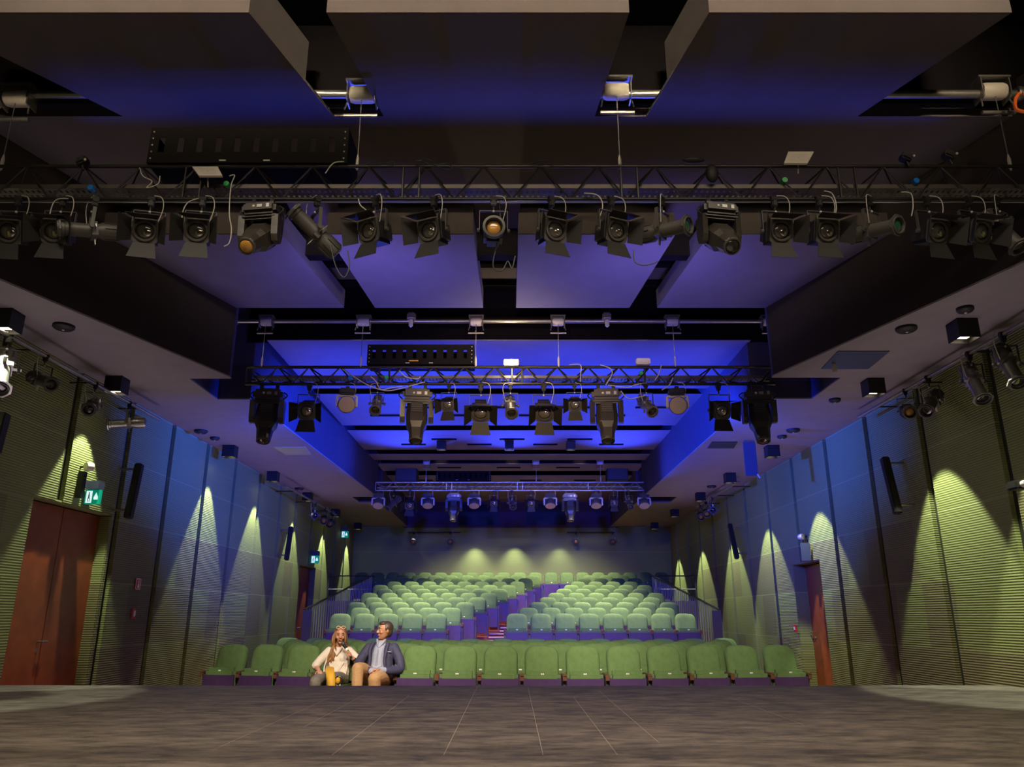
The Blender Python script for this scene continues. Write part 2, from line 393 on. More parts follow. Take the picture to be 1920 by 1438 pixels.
# side bulkheads with the notches where the trusses drop out
L_ = [(-6.2, 4.3), (-6.2, 4.3), (-4.03, 10.44), (-4.03, 10.53), (-4.63, 10.53), (-4.63, 11.63), (-4.12, 11.63), (-3.87, 21.4), (-3.87, 21.97), (-4.58, 21.97), (-4.58, 23.05), (-3.93, 23.05), (-3.99, BACK), (-6.2, BACK)]
MB().prism([L_[1], L_[2], (-6.2, 10.44)], SOF + .02, 6.5).obj('trim_18', 'fascia_n', kind='structure')
MB().prism([(-6.2, 10.441), (-4.03, 10.441)] + L_[3:], SOF + .02, 6.5).obj('ceiling_left', 'dark', kind='structure')
MB().prism(L_[1:], SOF, SOF + .02).obj('trim_16', 'ceil', kind='structure')
R_ = [(6.2, 2.95), (3.71, 10.40), (3.71, 10.48), (4.70, 10.48), (4.70, 11.60), (3.77, 11.60), (3.77, 14.0), (3.74, 21.4), (3.74, 21.97), (4.73, 21.97), (4.73, 23.05), (3.75, 23.05), (3.75, BACK), (6.2, BACK)]
MB().prism([R_[0], R_[1], (6.2, 10.40)], SOF + .02, 6.5).obj('trim_19', 'fascia_n', kind='structure')
MB().prism([(6.2, 10.401), (3.71, 10.401)] + R_[2:], SOF + .02, 6.5).obj('ceiling_right', 'dark', kind='structure')
MB().prism(R_, SOF, SOF + .02).obj('trim_17', 'ceil', kind='structure')
# near ceiling slab (its front bays are cut open between the hanging panels)
MB().box((0, (6.56 + 10.5) / 2, TOP + .05), (12.4, 10.5 - 6.56, .1)).obj('ceiling', 'ceiln', kind='structure')
MB().box((0, 1.6, 7.2), (13.4, 9.9, .1)).box((0, 6.5, 6.75), (13.4, .08, .95)).box((-6.6, 2, 6.3), (.1, 10, 1.9)).box((6.6, 2, 6.3), (.1, 10, 1.9)).obj('ceiling_stage', 'void', kind='structure')
# slot above the middle truss, and above the far truss
MB().box((0, 11.0, 6.55), (10, 1.5, .08)).box((0, 11.62, 6.05), (8.5, .06, .95)).box((0, 10.46, 6.3), (8.1, .05, .5)).obj('trim_4', 'void', kind='structure')
MB().box((0, 21.65, 6.2), (9.4, 1.2, .08)).box((0, 21.95, 5.9), (7.6, .06, .62)).obj('trim_5', 'void', kind='structure')
cs = MB()
for a, b in [(11.5, 14.2), (14.62, 17.2), (17.7, 19.9), (20.5, 21.3), (21.86, 23.0), (23.8, BACK)]:
    cs.box((-.05, (a + b) / 2, CEI + .006), (7.7, b - a, .012))
cs.obj('ceiling_audience', 'ceila', kind='structure')
MB().box((0, 20.6, CEI + .35), (8.2, 18.3, .05)).obj('trim_6', 'void', kind='structure')
# black strips painted in for the shadow gaps of shallow ceiling tiles
ts = MB()
for y, w_, sp_, off in [(15.57, .7, 1.62, 0), (16.25, .7, 1.62, .8), (18.6, .62, 1.68, .3), (19.2, .62, 1.68, 1.15), (22.4, .7, 1.75, .2), (24.6, .7, 1.75, .9)]:
    for k in range(-3, 4):
        x = k * sp_ + off - .3
        if abs(x) < 3.3: ts.box((x, y, CEI - .012), (w_, .07, .024))
ts.obj('trim_7', 'void', kind='structure')
MB().box((-.05, 21.935, 5.72), (7.55, .02, .26)).obj('trim_20', 'ceiln', kind='structure')
for q in (-2.05, 0, 1.95): spot('slot_lamp', (q, 21.70, 5.86), (q, 21.93, 5.66), 3.5, WARM, 80, .9, .02)
# projection booth windows
for i, (a, b) in enumerate([(860, 935), (985, 1060)]):
    p = at(a, 984, BACK - .05); q = at(b, 946, BACK - .05)
    o = MB().box(((p.x + q.x) / 2, BACK - .05, (p.z + q.z) / 2), (q.x - p.x, .02, q.z - p.z)).obj('window_%d' % (i + 1), 'glass', kind='structure')
    MB().box(((p.x + q.x) / 2, BACK - .055, p.z - .03), (q.x - p.x + .1, .05, .05)).obj('window_sill', 'dark', o)
# hatches in the bulkhead undersides
def hatch(pts, name, m):
    P_ = [atz(x, y, SOF - .004) for x, y in pts]
    cx = sum(p.x for p in P_) / 4; cy = sum(p.y for p in P_) / 4
    d = [(p.x, p.y) for p in P_]
    MB().prism(d, SOF - .012, SOF + .02).obj(name, m, kind='structure')
hatch([(513, 838), (573, 838), (583, 852), (536, 852)], 'trim_8', 'hatch')
hatch([(1571, 658), (1668, 658), (1628, 691), (1540, 691)], 'trim_9', 'hatchb')
hatch([(1335, 828), (1383, 828), (1376, 840), (1326, 840)], 'trim_10', 'groove')
p = atz(1383, 828, SOF - .02)
t = thing('hatch_door', 'blue lit hatch door hanging open from the right bulkhead', 'hatch door', (p.x + .12, p.y, SOF))
MB().rbox((.10, 0, -.36), (.24, .03, .66), .005).obj('panel', 'hatchb', t)
MB().box((.10, 0, -.03), (.2, .02, .06)).obj('hinge', 'steel', t)
MB().tube([(.2, -.02, -.66), (.24, -.04, -.74)], .012).obj('latch', 'bright', t)
p = atz(1564, 683, SOF - .03)
MB().rbox((0, 0, -.06), (.06, .02, .13), .008).obj('latch_tag', 'bright', loc=(p.x, p.y, SOF - .02), label='small pale tag hanging from the square hatch on the right bulkhead', cat='tag')

# near ceiling: three large panels and the four narrower ones behind the near truss
def cloud(name, pts, z, th, label, group):
    cx = sum(p[0] for p in pts) / 4; cy = sum(p[1] for p in pts) / 4
    Q = [(x - cx, y - cy) for x, y in pts]; m = MB()
    if th > .4:
        f = .62; a, b, c, d = [V((*q, 0)) for q in Q]; e = b.lerp(c, f); g = a.lerp(d, f)
        m.prism([a[:2], b[:2], e[:2], g[:2]], 0, th).prism([g[:2], e[:2], c[:2], d[:2]], 0, .03)
    else: m.prism(Q, 0, th)
    o = m.obj(name, 'ceiln' if th > .4 else 'ceila', loc=(cx, cy, z), label=label, cat='ceiling panel', group=group)
    if th < .4: MB().box(((Q[0][0] + Q[1][0]) / 2, Q[0][1] - .008, th / 2 + .003), (Q[1][0] - Q[0][0], .014, th)).obj('front_dark_board', 'fascia_n', o, label='added dark board for the unlit front edge')  # added dark board; the front face's shade is put into its colour
Z = TOP - .01; k = 1.2076
for pts, nm in [([(-4.95, 5.17), (-2.17, 5.17), (-1.775, 6.56), (-3.86, 6.56)], 'left'), ([(-1.53, 5.17), (.966, 5.17), (.823, 6.56), (-1.275, 6.56)], 'middle'), ([(1.625, 5.17), (4.12, 5.17), (3.43, 6.56), (1.336, 6.56)], 'right')]:
    cloud('ceiling_panel', pts, Z, .45, 'large grey ceiling panel with pale front edge, %s of three above the stage' % nm, 'panels above the stage front')
ZB = CZ + 4.31
for pts, nm in [([(-4.83, 8.17), (-2.71, 8.17), (-2.455, 10.42), (-4.03, 10.42)], 'leftmost'), ([(-2.19, 8.17), (-.454, 8.17), (-.421, 10.42), (-2.0, 10.42)], 'second from left'), ([(.075, 8.17), (1.93, 8.17), (1.715, 10.42), (.06, 10.42)], 'second from right'), ([(2.33, 8.17), (4.49, 8.17), (3.71, 10.42), (2.12, 10.42)], 'rightmost')]:
    cloud('ceiling_baffle', pts, ZB, .28, 'purple-lit ceiling panel behind the near truss, %s' % nm, 'panels behind the near truss')
    cx = sum(p[0] for p in pts) / 4
for i, (a, b) in enumerate([(-4.6, -2.72), (-2.1, -.46), (.1, 1.85), (2.4, 4.3)]):
    MB().box(((a + b) / 2, 8.55, (ZB + .28 + TOP) / 2), (b - a, .6, TOP - ZB - .281)).obj('trim_%d' % (11 + i), 'void', kind='structure')
MB().box((0, 9.75, TOP - .06), (7.6, .12, .10)).box((0, 8.95, TOP - .2), (7.6, .16, .36)).obj('trim_15', 'void', kind='structure')

# ================================================================== TRUSSES
def truss(y0, zt, zb, x0, x1, dep, r, step, name, label, col='truss'):
    t = thing(name, label, 'truss', ((x0 + x1) / 2, y0, zb)); cx = (x0 + x1) / 2; h = zt - zb
    xa, xb = x0 - cx, x1 - cx; A = (0, h); B = (0, 0); D = (dep, h / 2)
    for (yy, zz) in (A, B, D):
        MB().tube([(xa, yy, zz), (xb, yy, zz)], r, 10).obj('chord', col, t, True)
    for (p, q, nm) in ((A, B, 'front_lattice'), (A, D, 'upper_lattice'), (B, D, 'lower_lattice')):
        m = MB(); n = max(2, int((xb - xa) / step)); s_ = (xb - xa) / n
        for i in range(n):
            u, v = (p, q) if i % 2 == 0 else (q, p)
            m.tube([(xa + i * s_, u[0], u[1]), (xa + (i + 1) * s_, v[0], v[1])], r * .48, 6)
        m.obj(nm, col, t, True)
    for i in range(int((xb - xa) / 2) + 1):
        x = min(xb, xa + 2 * i)
        MB().tube([(x, 0, 0), (x, 0, h)], r * .6, 6).obj('upright', col, t, True)
        if 0 < i < int((xb - xa) / 2): MB().tube([(x + .15, 0, 0), (x + .15, 0, h)], r * .6, 6).obj('upright', col, t, True)
    return t
T1Y, T1B, T1T = 6.2, CZ + 3.63, CZ + 3.97
T2Y, T2B, T2T = 11.04, CZ + 3.335, CZ + 3.60
T3Y, T3B, T3T = 21.6, CZ + 3.39, CZ + 3.62
truss(T1Y, T1T, T1B, -5.0, 5.0, .30, .017, .26, 'lighting_truss', 'near black lighting truss spanning the whole top of the view')
truss(T2Y, T2T, T2B, -4.0, 3.95, .24, .024, .23, 'lighting_truss', 'middle black lighting truss above the first rows, partly lit cream')
truss(T3Y, T3T, T3B, -3.85, 3.72, .24, .024, .24, 'lighting_truss', 'far lighting truss glowing blue under the audience ceiling', 'steel')
def tray(y, z, x0, x1, label, wd=.20):
    m = MB(); n = int((x1 - x0) / .052); cx = (x0 + x1) / 2
    # flat perforated tray: strips with slots left open between them
    for j in range(5):
        yy = -wd / 2 + wd * (j + .5) / 5
        if j in (1, 3):
            for i in range(n):
                m.box((x0 - cx + (i + .5) * .052, yy, 0), (.030, wd / 5, .003))
        else: m.box((0, yy, 0), (x1 - x0, wd / 5, .003))
    m.box((0, -wd / 2, .02), (x1 - x0, .003, .04)); m.box((0, wd / 2, .02), (x1 - x0, .003, .04))
    m.obj('cable_tray', 'tray', loc=(cx, y, z), label=label, cat='cable tray')
tray(T1Y + .13, T1B + .13, -4.9, 4.9, 'perforated metal cable tray inside the near truss')
tray(T2Y + .1, T2B + .10, -3.9, 3.85, 'perforated metal cable tray inside the middle truss', .16)
tray(T3Y + .1, T3B + .09, -3.7, 3.6, 'perforated metal cable tray inside the far blue truss', .16)
MB().tube([(-5, 0, 0), (5, 0, 0)], .007, 8).obj('rail', 'steel', loc=(0, T1Y - .02, T1B - .045), label='thin metal rail running just below the near truss', cat='rail')

# ---- drive shafts and rope drums above each truss
def shaft(y, z, x0, x1, label, r=.033):
    t = thing('drive_shaft', label, 'shaft', ((x0 + x1) / 2, y, z)); h = (x1 - x0) / 2
    MB().tube([(-h, 0, 0), (h, 0, 0)], r, 14).obj('pipe', 'steel', t, True)
    for s_ in (-1, 1):
        MB().lathe([(r * 1.7, -.03), (r * 1.9, 0), (r * 1.7, .03)], 14, Matrix.Translation((s_ * (h - .05), 0, 0)) @ Matrix.Rotation(PI / 2, 4, 'Z')).obj('bearing', 'steel', t, True)
def drum(px, py, y, tz, label, s=1.0, group=None):
    p = at(px, py, y)
    t = thing('rope_drum', label, 'winch drum', p, group=group); RZ = Matrix.Rotation(PI / 2, 4, 'Z')
    MB().lathe([(.055 * s, -.085 * s), (.062 * s, -.06 * s), (.062 * s, .06 * s), (.055 * s, .085 * s)], 16, RZ).obj('drum', 'bright', t, True)
    for q in (-1, 1):
        MB().rbox((q * .10 * s, 0, .0), (.012, .12 * s, .16 * s), .004).obj('cheek_plate', 'steel', t)
        MB().tube([(q * .10 * s, -.02, -.07 * s), (q * .115 * s, -.05, -.15 * s)], .008).obj('hook', 'steel', t, True)
    MB().box((0, 0, .09 * s), (.23 * s, .12 * s, .02)).obj('top_plate', 'steel', t)
    MB().tube([(-.12 * s, -.03, -.19 * s), (.12 * s, -.03, -.19 * s)], .014 * s, 8).obj('guide_bar', 'steel', t, True)
    c = thing('suspension_cable', label.replace('rope drum', 'steel cable hanging from the rope drum'), 'cable', (p.x, p.y - .03, tz))
    MB().tube([(0, 0, .16), (0, 0, p.z - .05 - tz)], .005, 6).obj('wire', 'steel', c)
    MB().lathe([(.006, 0), (.016, .03), (.016, .12), (.006, .17)], 8, Matrix.Rotation(PI / 2, 4, 'X')).obj('turnbuckle', 'bright', c, True)
shaft(6.3, CZ + 4.83, -5.35, 4.95, 'thick horizontal pipe in the dark bays above the near truss', .04)
shaft(11.04, CZ + 4.345, -4.3, 4.2, 'long horizontal pipe in the dark slot above the middle truss')
for px, py, nm in [(35, 185, 'at the far left end'), (680, 178, 'left of centre'), (1155, 172, 'right of centre'), (1860, 172, 'at the far right end')]:
    drum(px, py, 6.3, T1T, 'rope drum above the near truss, %s' % nm, 1.35, 'drums above the near truss')
for px, nm in [(500, 'leftmost'), (682, 'second from left'), (893, 'third from left'), (1046, 'fourth from left'), (1260, 'fifth from left'), (1440, 'rightmost')]:
    drum(px, 604, 11.04, T2T, 'rope drum above the middle truss, %s' % nm, 1.0, 'drums above the middle truss')
for px, nm in [(800, 'second'), (1005, 'third'), (1125, 'fourth')]:
    drum(px, 868, 21.65, T3T, 'rope drum above the far blue truss, %s of the row' % nm, .9, 'drums above the far truss')
for px, nm in [(772, 'left'), (1137, 'right')]:
    p = at(px, 595, 11.0)
    t = thing('chain_motor', 'small metal clutch on the long pipe above the middle truss, %s one' % nm, 'clutch', p)
    MB().rbox((0, -.03, 0), (.13, .12, .11), .02).obj('body', 'steel', t)
    MB().rbox((0, -.06, -.12), (.06, .06, .12), .015).obj('lever', 'bright', t)
# ---- perforated black boxes on top of the trusses
def basket(pa, pb, y, label, d=.42):
    a = at(*pa, y); b = at(*pb, y); w_ = b.x - a.x; h = a.z - b.z; cx = (a.x + b.x) / 2
    t = thing('cable_basket', label, 'cable basket', (cx, y + d / 2, b.z))
    n = 10; m = MB(); th = .006; lw = w_ / (n + 1.6)
    z0, z1 = h * .30, h * .72; y_ = -d / 2
    m.box((0, y_, (z1 + h) / 2), (w_, th, h - z1)); m.box((0, y_, z0 / 2), (w_, th, z0))
    x = -w_ / 2; edges = []
    for i in range(n + 1):
        cx_ = -w_ / 2 + w_ * (i + .75) / (n + .5) - lw * .1
        xe = cx_ - lw * .18 if i < n else w_ / 2
        m.box(((x + xe) / 2, y_, (z0 + z1) / 2), (max(xe - x, .001), th, z1 - z0)); x = cx_ + lw * .18
    m.obj('front_panel', 'basket', t)
    MB().box((0, d / 2, h * .5), (w_, th, h)).obj('rear_panel', 'basket', t)
    MB().box((0, 0, .003), (w_, d, th)).obj('base', 'basket', t)
    for q in (-1, 1):
        MB().box((q * w_ / 2, 0, h / 2), (th, d, h)).obj('side_panel', 'basket', t)
        for j in range(5): MB().ell((q * (w_ / 2 - .03), y_ - .006, h * (.12 + .19 * j)), (.008, .005, .008), seg=8, st=5).obj('rivet', 'bright', t)
    for q in (-.12, .1): MB().box((q * w_, y_ - .006, -.0 + .02), (.06, .01, .012)).obj('clip', 'bright', t)
    return t
basket((285, 240), (650, 305), 6.15, 'long black perforated cable basket standing on the near truss', .45)
b2 = basket((690, 646), (888, 683), 10.95, 'black perforated cable basket on the middle truss with a yellow label', .34)
MB().box((-.1, -.178, .055), (.14, .004, .018)).obj('yellow_label', 'yellow', b2)
basket((818, 883), (920, 901), 21.5, 'blue-lit perforated cable basket on the far truss', .3)

MB().tube([(-4.5, 0, 0), (4.5, 0, 0)], .022, 12).obj('shadow_pipe', 'black', loc=(0, 3.6, 5.1), label='unseen black pipe added over the stage to cast a shadow band', cat='pipe')  # unseen pipe, added to cast a shadow band across the stage floor
# ---- loudspeaker boxes near the far ceiling
for a, b, nm in [((742, 872), (781, 903), 'left'), ((1138, 869), (1178, 900), 'right')]:
    p = at(*a, 22.6); q = at(*b, 22.6); w_ = q.x - p.x; h = p.z - q.z
    t = thing('ceiling_loudspeaker', 'black box loudspeaker under the far ceiling, on the %s' % nm, 'loudspeaker', ((p.x + q.x) / 2, 22.85, q.z), group='far ceiling loudspeakers')
    MB().rbox((0, 0, h / 2), (w_, .5, h), .01).obj('cabinet', 'black', t)
    MB().box((0, -.255, h * .45), (w_ * .92, .01, h * .78)).obj('grille', 'brownfix', t)
    MB().box((0, 0, h + .03), (w_ * .3, .1, .3)).obj('bracket', 'black', t)

# ================================================================== STAGE LANTERNS
RX = lambda a: Matrix.Rotation(a, 4, 'X')
def tr(x, y, z): return Matrix.Translation((x, y, z))
def protos():
    P_ = {}
    clamp = MB().rbox((0, 0, -.035), (.045, .05, .07), .008).lathe([(.03, -.03), (.03, .03)], 12, tr(0, 0, 0) @ Matrix.Rotation(PI / 2, 4, 'Z')).tube([(0, 0, -.07), (0, 0, -.125)], .008, 6).mesh('clamp', 'black')
    def yoke(w_, L, dep=.03):
        return MB().box((0, 0, -.12), (w_, dep, .006)).box((-w_ / 2, 0, -.12 - L / 2), (.005, dep, L)).box((w_ / 2, 0, -.12 - L / 2), (.005, dep, L)) \
            .lathe([(.018, -.012), (.018, .012)], 10, tr(-w_ / 2 - .01, 0, -.12 - L) @ Matrix.Rotation(PI / 2, 4, 'Z')).lathe([(.018, -.012), (.018, .012)], 10, tr(w_ / 2 + .01, 0, -.12 - L) @ Matrix.Rotation(PI / 2, 4, 'Z')).mesh('yoke', 'grey')
    bolt = MB().ell((0, -.012, -.125), (.012, .012, .012), seg=8, st=5).mesh('bolt', 'bright', True)
    def safety(L, s=1):
        pts = smooth_path([(.02, -.02, .03), (.09 * s, -.05, .0), (.11 * s, -.05, -.1), (.07 * s, -.02, -.12 - L * .7)], 5)
        return MB().tube(pts, .004, 6).mesh('safety_cable', 'cable_w', True)
    # fresnel with barn doors
    H = MB().rbox((0, .05, 0), (.19, .22, .19), .03)
    for i in range(4): H.box((0, .0 + .045 * i, .098), (.13, .02, .012))
    frame = MB().rings([[(.105 * max(-1, min(1, 1.25 * math.cos(t_))), -.075, .105 * max(-1, min(1, 1.25 * math.sin(t_)))) for t_ in [2 * PI * i / 24 for i in range(24)]],
                        [(.105 * max(-1, min(1, 1.25 * math.cos(t_))), -.062, .105 * max(-1, min(1, 1.25 * math.sin(t_)))) for t_ in [2 * PI * i / 24 for i in range(24)]],
                        [(.072 * math.cos(t_), -.062, .072 * math.sin(t_)) for t_ in [2 * PI * i / 24 for i in range(24)]],
                        [(.072 * math.cos(t_), -.075, .072 * math.sin(t_)) for t_ in [2 * PI * i / 24 for i in range(24)]]], close=True)
    ring = MB().rings([[(r * math.cos(t_), y, r * math.sin(t_)) for t_ in [2 * PI * i / 28 for i in range(28)]] for r, y in ((.094, -.078), (.092, -.09), (.076, -.092), (.07, -.076))], close=True)
    lens = MB().lathe([(.072, -.058), (.066, -.070), (.05, -.080), (.03, -.086), (.008, -.088)], 24)
    refl = MB().lathe([(.004, -.094), (.016, -.092), (.03, -.089), (.034, -.086)], 16, tr(.02, 0, -.012))  # small bright metal cap on the lens, standing in for a glint
    def flap(side, ang=.5, a=.095, b=.15, L=.14):
        # hinged on one edge of the frame and opened outwards
        m = MB(); T = Matrix.Rotation(side * PI / 2, 4, 'Y') @ tr(0, -.085, .105) @ Matrix.Rotation(ang, 4, 'X')
        m.add([(-a, 0, -.0015), (a, 0, -.0015), (b, -L, -.0015), (-b, -L, -.0015), (-a, 0, .0015), (a, 0, .0015), (b, -L, .0015), (-b, -L, .0015)],
              [(0, 1, 2, 3), (7, 6, 5, 4), (0, 4, 5, 1), (1, 5, 6, 2), (2, 6, 7, 3), (3, 7, 4, 0)], T)
        return m.mesh('barn_door', 'black')
    doors = [flap(0, -.12, .095, .135, .13), flap(1, -.60, .09, .12), flap(2, -1.05, .085, .115, .15), flap(3, -.60, .09, .12)]
    P_['F'] = dict(hang=[('clamp', clamp), ('yoke', yoke(.25, .19)), ('bolt', bolt), ('safety_cable', safety(.2))],
                   head=[('housing', H.mesh('housing', 'black')), ('front_frame', frame.mesh('front_frame', 'grey')), ('lens_ring', ring.mesh('lens_ring', 'grey', True)), ('lens', lens.mesh('lens', 'lens', True)), ('lamp_glint', refl.mesh('lamp_glint', 'lensin', True))] + [('barn_door', d) for d in doors], piv=-.31)
    # small round lantern without doors
    P_['C'] = dict(hang=[('clamp', clamp), ('yoke', yoke(.25, .19)), ('bolt', bolt), ('safety_cable', safety(.2))],
                   head=[('housing', MB().rbox((0, .06, -.01), (.17, .2, .19), .03).mesh('housing', 'black')), ('lens_ring', MB().rings([[(r * math.cos(t_), y, r * math.sin(t_)) for t_ in [2 * PI * i / 28 for i in range(28)]] for r, y in ((.10, -.05), (.10, -.11), (.078, -.115), (.07, -.05))], close=True).mesh('lens_ring', 'grey', True)),
                         ('lens', MB().lathe([(.062, -.060), (.055, -.070), (.03, -.078), (.006, -.08)], 24).mesh('lens', 'lens_a', True))], piv=-.31)
    # profile spot
    def prof(lm, body):
        b = MB().lathe([(.05, .26), (.075, .24), (.078, .10), (.062, .06), (.062, -.20), (.070, -.205), (.070, -.23), (.062, -.23)], 20)
        for i in range(8):
            b.box((0, .17, .08), (.008, .12, .012), Matrix.Rotation(i * PI / 4, 4, 'Y'))
        b.box((0, .03, 0), (.14, .05, .13))
        sh = [MB().box((0, .03, .10), (.03, .006, .07), Matrix.Rotation(a_, 4, 'Y')) for a_ in (0, PI / 2, PI, 3 * PI / 2)]
        gf = MB().rings([[(r * math.cos(t_), y, r * math.sin(t_)) for t_ in [2 * PI * i / 8 + PI / 8 for i in range(8)]] for r, y in ((.098, -.235), (.098, -.25), (.072, -.25), (.072, -.235))], close=True)
        gr_ = MB().rings([[(r * math.cos(t_), y, r * math.sin(t_)) for t_ in [2 * PI * i / 28 for i in range(28)]] for r, y in ((.078, -.24), (.076, -.262), (.068, -.262), (.066, -.24))], close=True)
        return dict(hang=[('clamp', clamp), ('yoke', yoke(.21, .19)), ('bolt', bolt), ('safety_cable', safety(.2, -1))],
                    head=[('body', b.mesh('body', body, True)), ('colour_frame', gf.mesh('colour_frame', body)), ('lens_ring', gr_.mesh('lens_ring', 'grey', True)), ('lens', MB().lathe([(.067, -.226), (.05, -.236), (.02, -.242), (.004, -.243)], 24).mesh('lens', lm, True))] + [('shutter_handle', q.mesh('shutter_handle', 'steel')) for q in sh], piv=-.31)
    P_['P'] = prof('lens_d', 'grey'); P_['G'] = prof('lens_g', 'grey'); P_['S'] = prof('lens_d', 'steel')
    # moving head
    base = MB().rbox((0, 0, -.13), (.34, .22, .12), .03).box((0, 0, -.06), (.20, .06, .03))
    pan = MB().box((.02, -.112, -.125), (.05, .006, .03)); pan2 = MB().box((.10, -.112, -.125), (.03, .006, .04))
    disp = MB().ell((-.04, -.112, -.125), (.014, .006, .014), seg=10, st=6)
    arms = MB().rbox((0, 0, -.215), (.36, .17, .05), .02)
    for q in (-1, 1):
        arms.rings([[(q * .165 + dx, dy, z) for dx, dy in ((-.028, -w1), (.028, -w1 * .8), (.028, w1 * .8), (-.028, w1))] for z, w1 in ((-.20, .085), (-.32, .075), (-.40, .07), (-.46, .045))])
    cl2 = MB()
    for q in (-.09, .09): cl2.rbox((q, 0, -.03), (.04, .05, .07), .008)
    hb = MB().rings([[(x * 1.0, y, z) for x, z in [(w_ * c_, h_ * s_) for c_, s_ in ((-1, -.55), (-.6, -1), (.6, -1), (1, -.55), (1, .55), (.6, 1), (-.6, 1), (-1, .55))]] for y, w_, h_ in ((.20, .07, .06), (.17, .115, .10), (.0, .125, .115), (-.10, .118, .11), (-.17, .085, .085), (-.29, .073, .073), (-.30, .068, .068))])
    fins = [MB().box((0, .08, .108), (.12, .13, .008)), MB().box((0, .08, -.108), (.12, .13, .008))]
    for i in range(5):
        for q in (0, 1): fins[q].box((0, .14 - .03 * i, (.114, -.114)[q]), (.14, .010, .012))
    hl = MB().lathe([(.066, -.301), (.06, -.312), (.04, -.322), (.01, -.326)], 24)
    hr = MB().rings([[(r * math.cos(t_), y, r * math.sin(t_)) for t_ in [2 * PI * i / 28 for i in range(28)]] for r, y in ((.078, -.28), (.078, -.315), (.066, -.315), (.064, -.28))], close=True)
    hd = [MB(), MB()]
    for q in (-1, 1): hd[q > 0].tube(smooth_path([(q * .17, -.02, -.09), (q * .215, -.02, -.13), (q * .17, -.02, -.18)], 5), .008, 6)
    def mh(lm): return dict(hang=[('base', base.mesh('base', 'brownfix')), ('clamps', cl2.mesh('clamps', 'black')), ('control_button', pan.mesh('control_button', 'steel')), ('control_button', pan2.mesh('control_button', 'steel')), ('dial', disp.mesh('dial', 'bright', True)), ('yoke', arms.mesh('yoke', 'brownfix')), ('handle', hd[0].mesh('handle', 'black', True)), ('handle', hd[1].mesh('handle', 'black', True))],
                             head=[('head', hb.mesh('head', 'brownfix', False)), ('cooling_fins', fins[0].mesh('cooling_fins', 'grey')), ('cooling_fins', fins[1].mesh('cooling_fins', 'grey')), ('lens_ring', hr.mesh('lens_ring', 'grey', True)), ('lens', hl.mesh('lens', lm, True))], piv=-.40)
    P_['M'] = mh('lens_d'); P_['A'] = mh('lens_a')
    # round wash light
    wb = MB().rbox((0, 0, -.10), (.22, .16, .09), .02).box((0, 0, -.04), (.05, .05, .04))
    wy = MB().rbox((0, 0, -.155), (.27, .05, .03), .01).rbox((-.13, 0, -.23), (.03, .07, .16), .01).rbox((.13, 0, -.23), (.03, .07, .16), .01)
    wh = MB().lathe([(.05, .12), (.09, .09), (.112, .02), (.118, -.05), (.112, -.06)], 24)
    wf = MB().lathe([(.111, -.058), (.108, -.066), (.004, -.068)], 28)
    P_['W'] = dict(hang=[('base', wb.mesh('base', 'black')), ('yoke', wy.mesh('yoke', 'bright')), ('safety_cable', safety(.1))], head=[('body', wh.mesh('body', 'grey', True)), ('lens', wf.mesh('lens', 'wash', True))], piv=-.27)
    return P_
PR = protos()
def lantern(kind, px, py, y, zbar, pan, tilt, label, s=1.0, group=None):
    """hang a lantern from the bar at height zbar so that its head sits on the sight line through (px, py)"""
    d = PR[kind]; n = {'F': 'fresnel_spotlight', 'C': 'round_spotlight', 'P': 'profile_spotlight', 'G': 'profile_spotlight', 'S': 'profile_spotlight', 'M': 'moving_head_light', 'A': 'moving_head_light', 'W': 'wash_light'}[kind]
    x = at(px, py, y).x
    t = thing(n, label, 'stage light', (x, y, zbar), R(pan), group); t.scale = (s, s, s)
    for nm, me in d['hang']: part(t, nm, me)
    T = tr(0, 0, d['piv']) @ RX(R(tilt))
    for nm, me in d['head']: part(t, nm, me, T)
    return t
def nth(i, n): return ORD[i]
# near truss, left to right
row = [('F', 22, 445, 8, 22, 1.05), ('F', 105, 452, 8, 20, 1.05), ('G', 165, 455, -55, 12, 1.0), ('F', 275, 440, 14, 18, 1.05), ('F', 372, 443, 10, 18, 1.05), ('A', 487, 450, -8, 42, .95), ('P', 590, 440, -55, -35, 1.05),
       ('F', 700, 450, -28, 14, 1.05), ('F', 812, 442, -24, 14, 1.05), ('C', 925, 450, 4, 6, 1.0), ('F', 1035, 443, 22, 12, 1.05), ('F', 1148, 436, 24, 14, 1.05), ('G', 1245, 450, 48, 8, 1.0), ('M', 1350, 450, 10, 42, .95),
       ('F', 1458, 440, 6, 18, 1.05), ('F', 1543, 440, 8, 18, 1.05), ('G', 1640, 450, 28, 14, 1.0), ('F', 1748, 442, 12, 20, 1.05), ('F', 1830, 452, 14, 22, 1.05), ('P', 1893, 500, 25, 62, 1.0)]
desc = {'F': 'black barn-door spotlight', 'G': 'tube-shaped spotlight with a dark green lens', 'P': 'long tube-shaped spotlight', 'A': 'moving head light with amber lens', 'M': 'moving head light with a grey-green lens', 'C': 'round spotlight without doors and an amber lens'}
cnt = {}
for kd, px, py, pn, tl, s in row:
    cnt[kd] = cnt.get(kd, 0) + 1
tot = dict(cnt); cnt = {}
for kd, px, py, pn, tl, s in row:
    cnt[kd] = cnt.get(kd, 0) + 1
    lb = desc[kd] + ' on the near truss'
    if tot[kd] > 1: lb += ', %s from left' % ORD[cnt[kd] - 1]
    lantern(kd, px, py, T1Y - .02, T1B - .02, pn, tl, lb, s, 'stage lights on the near truss')
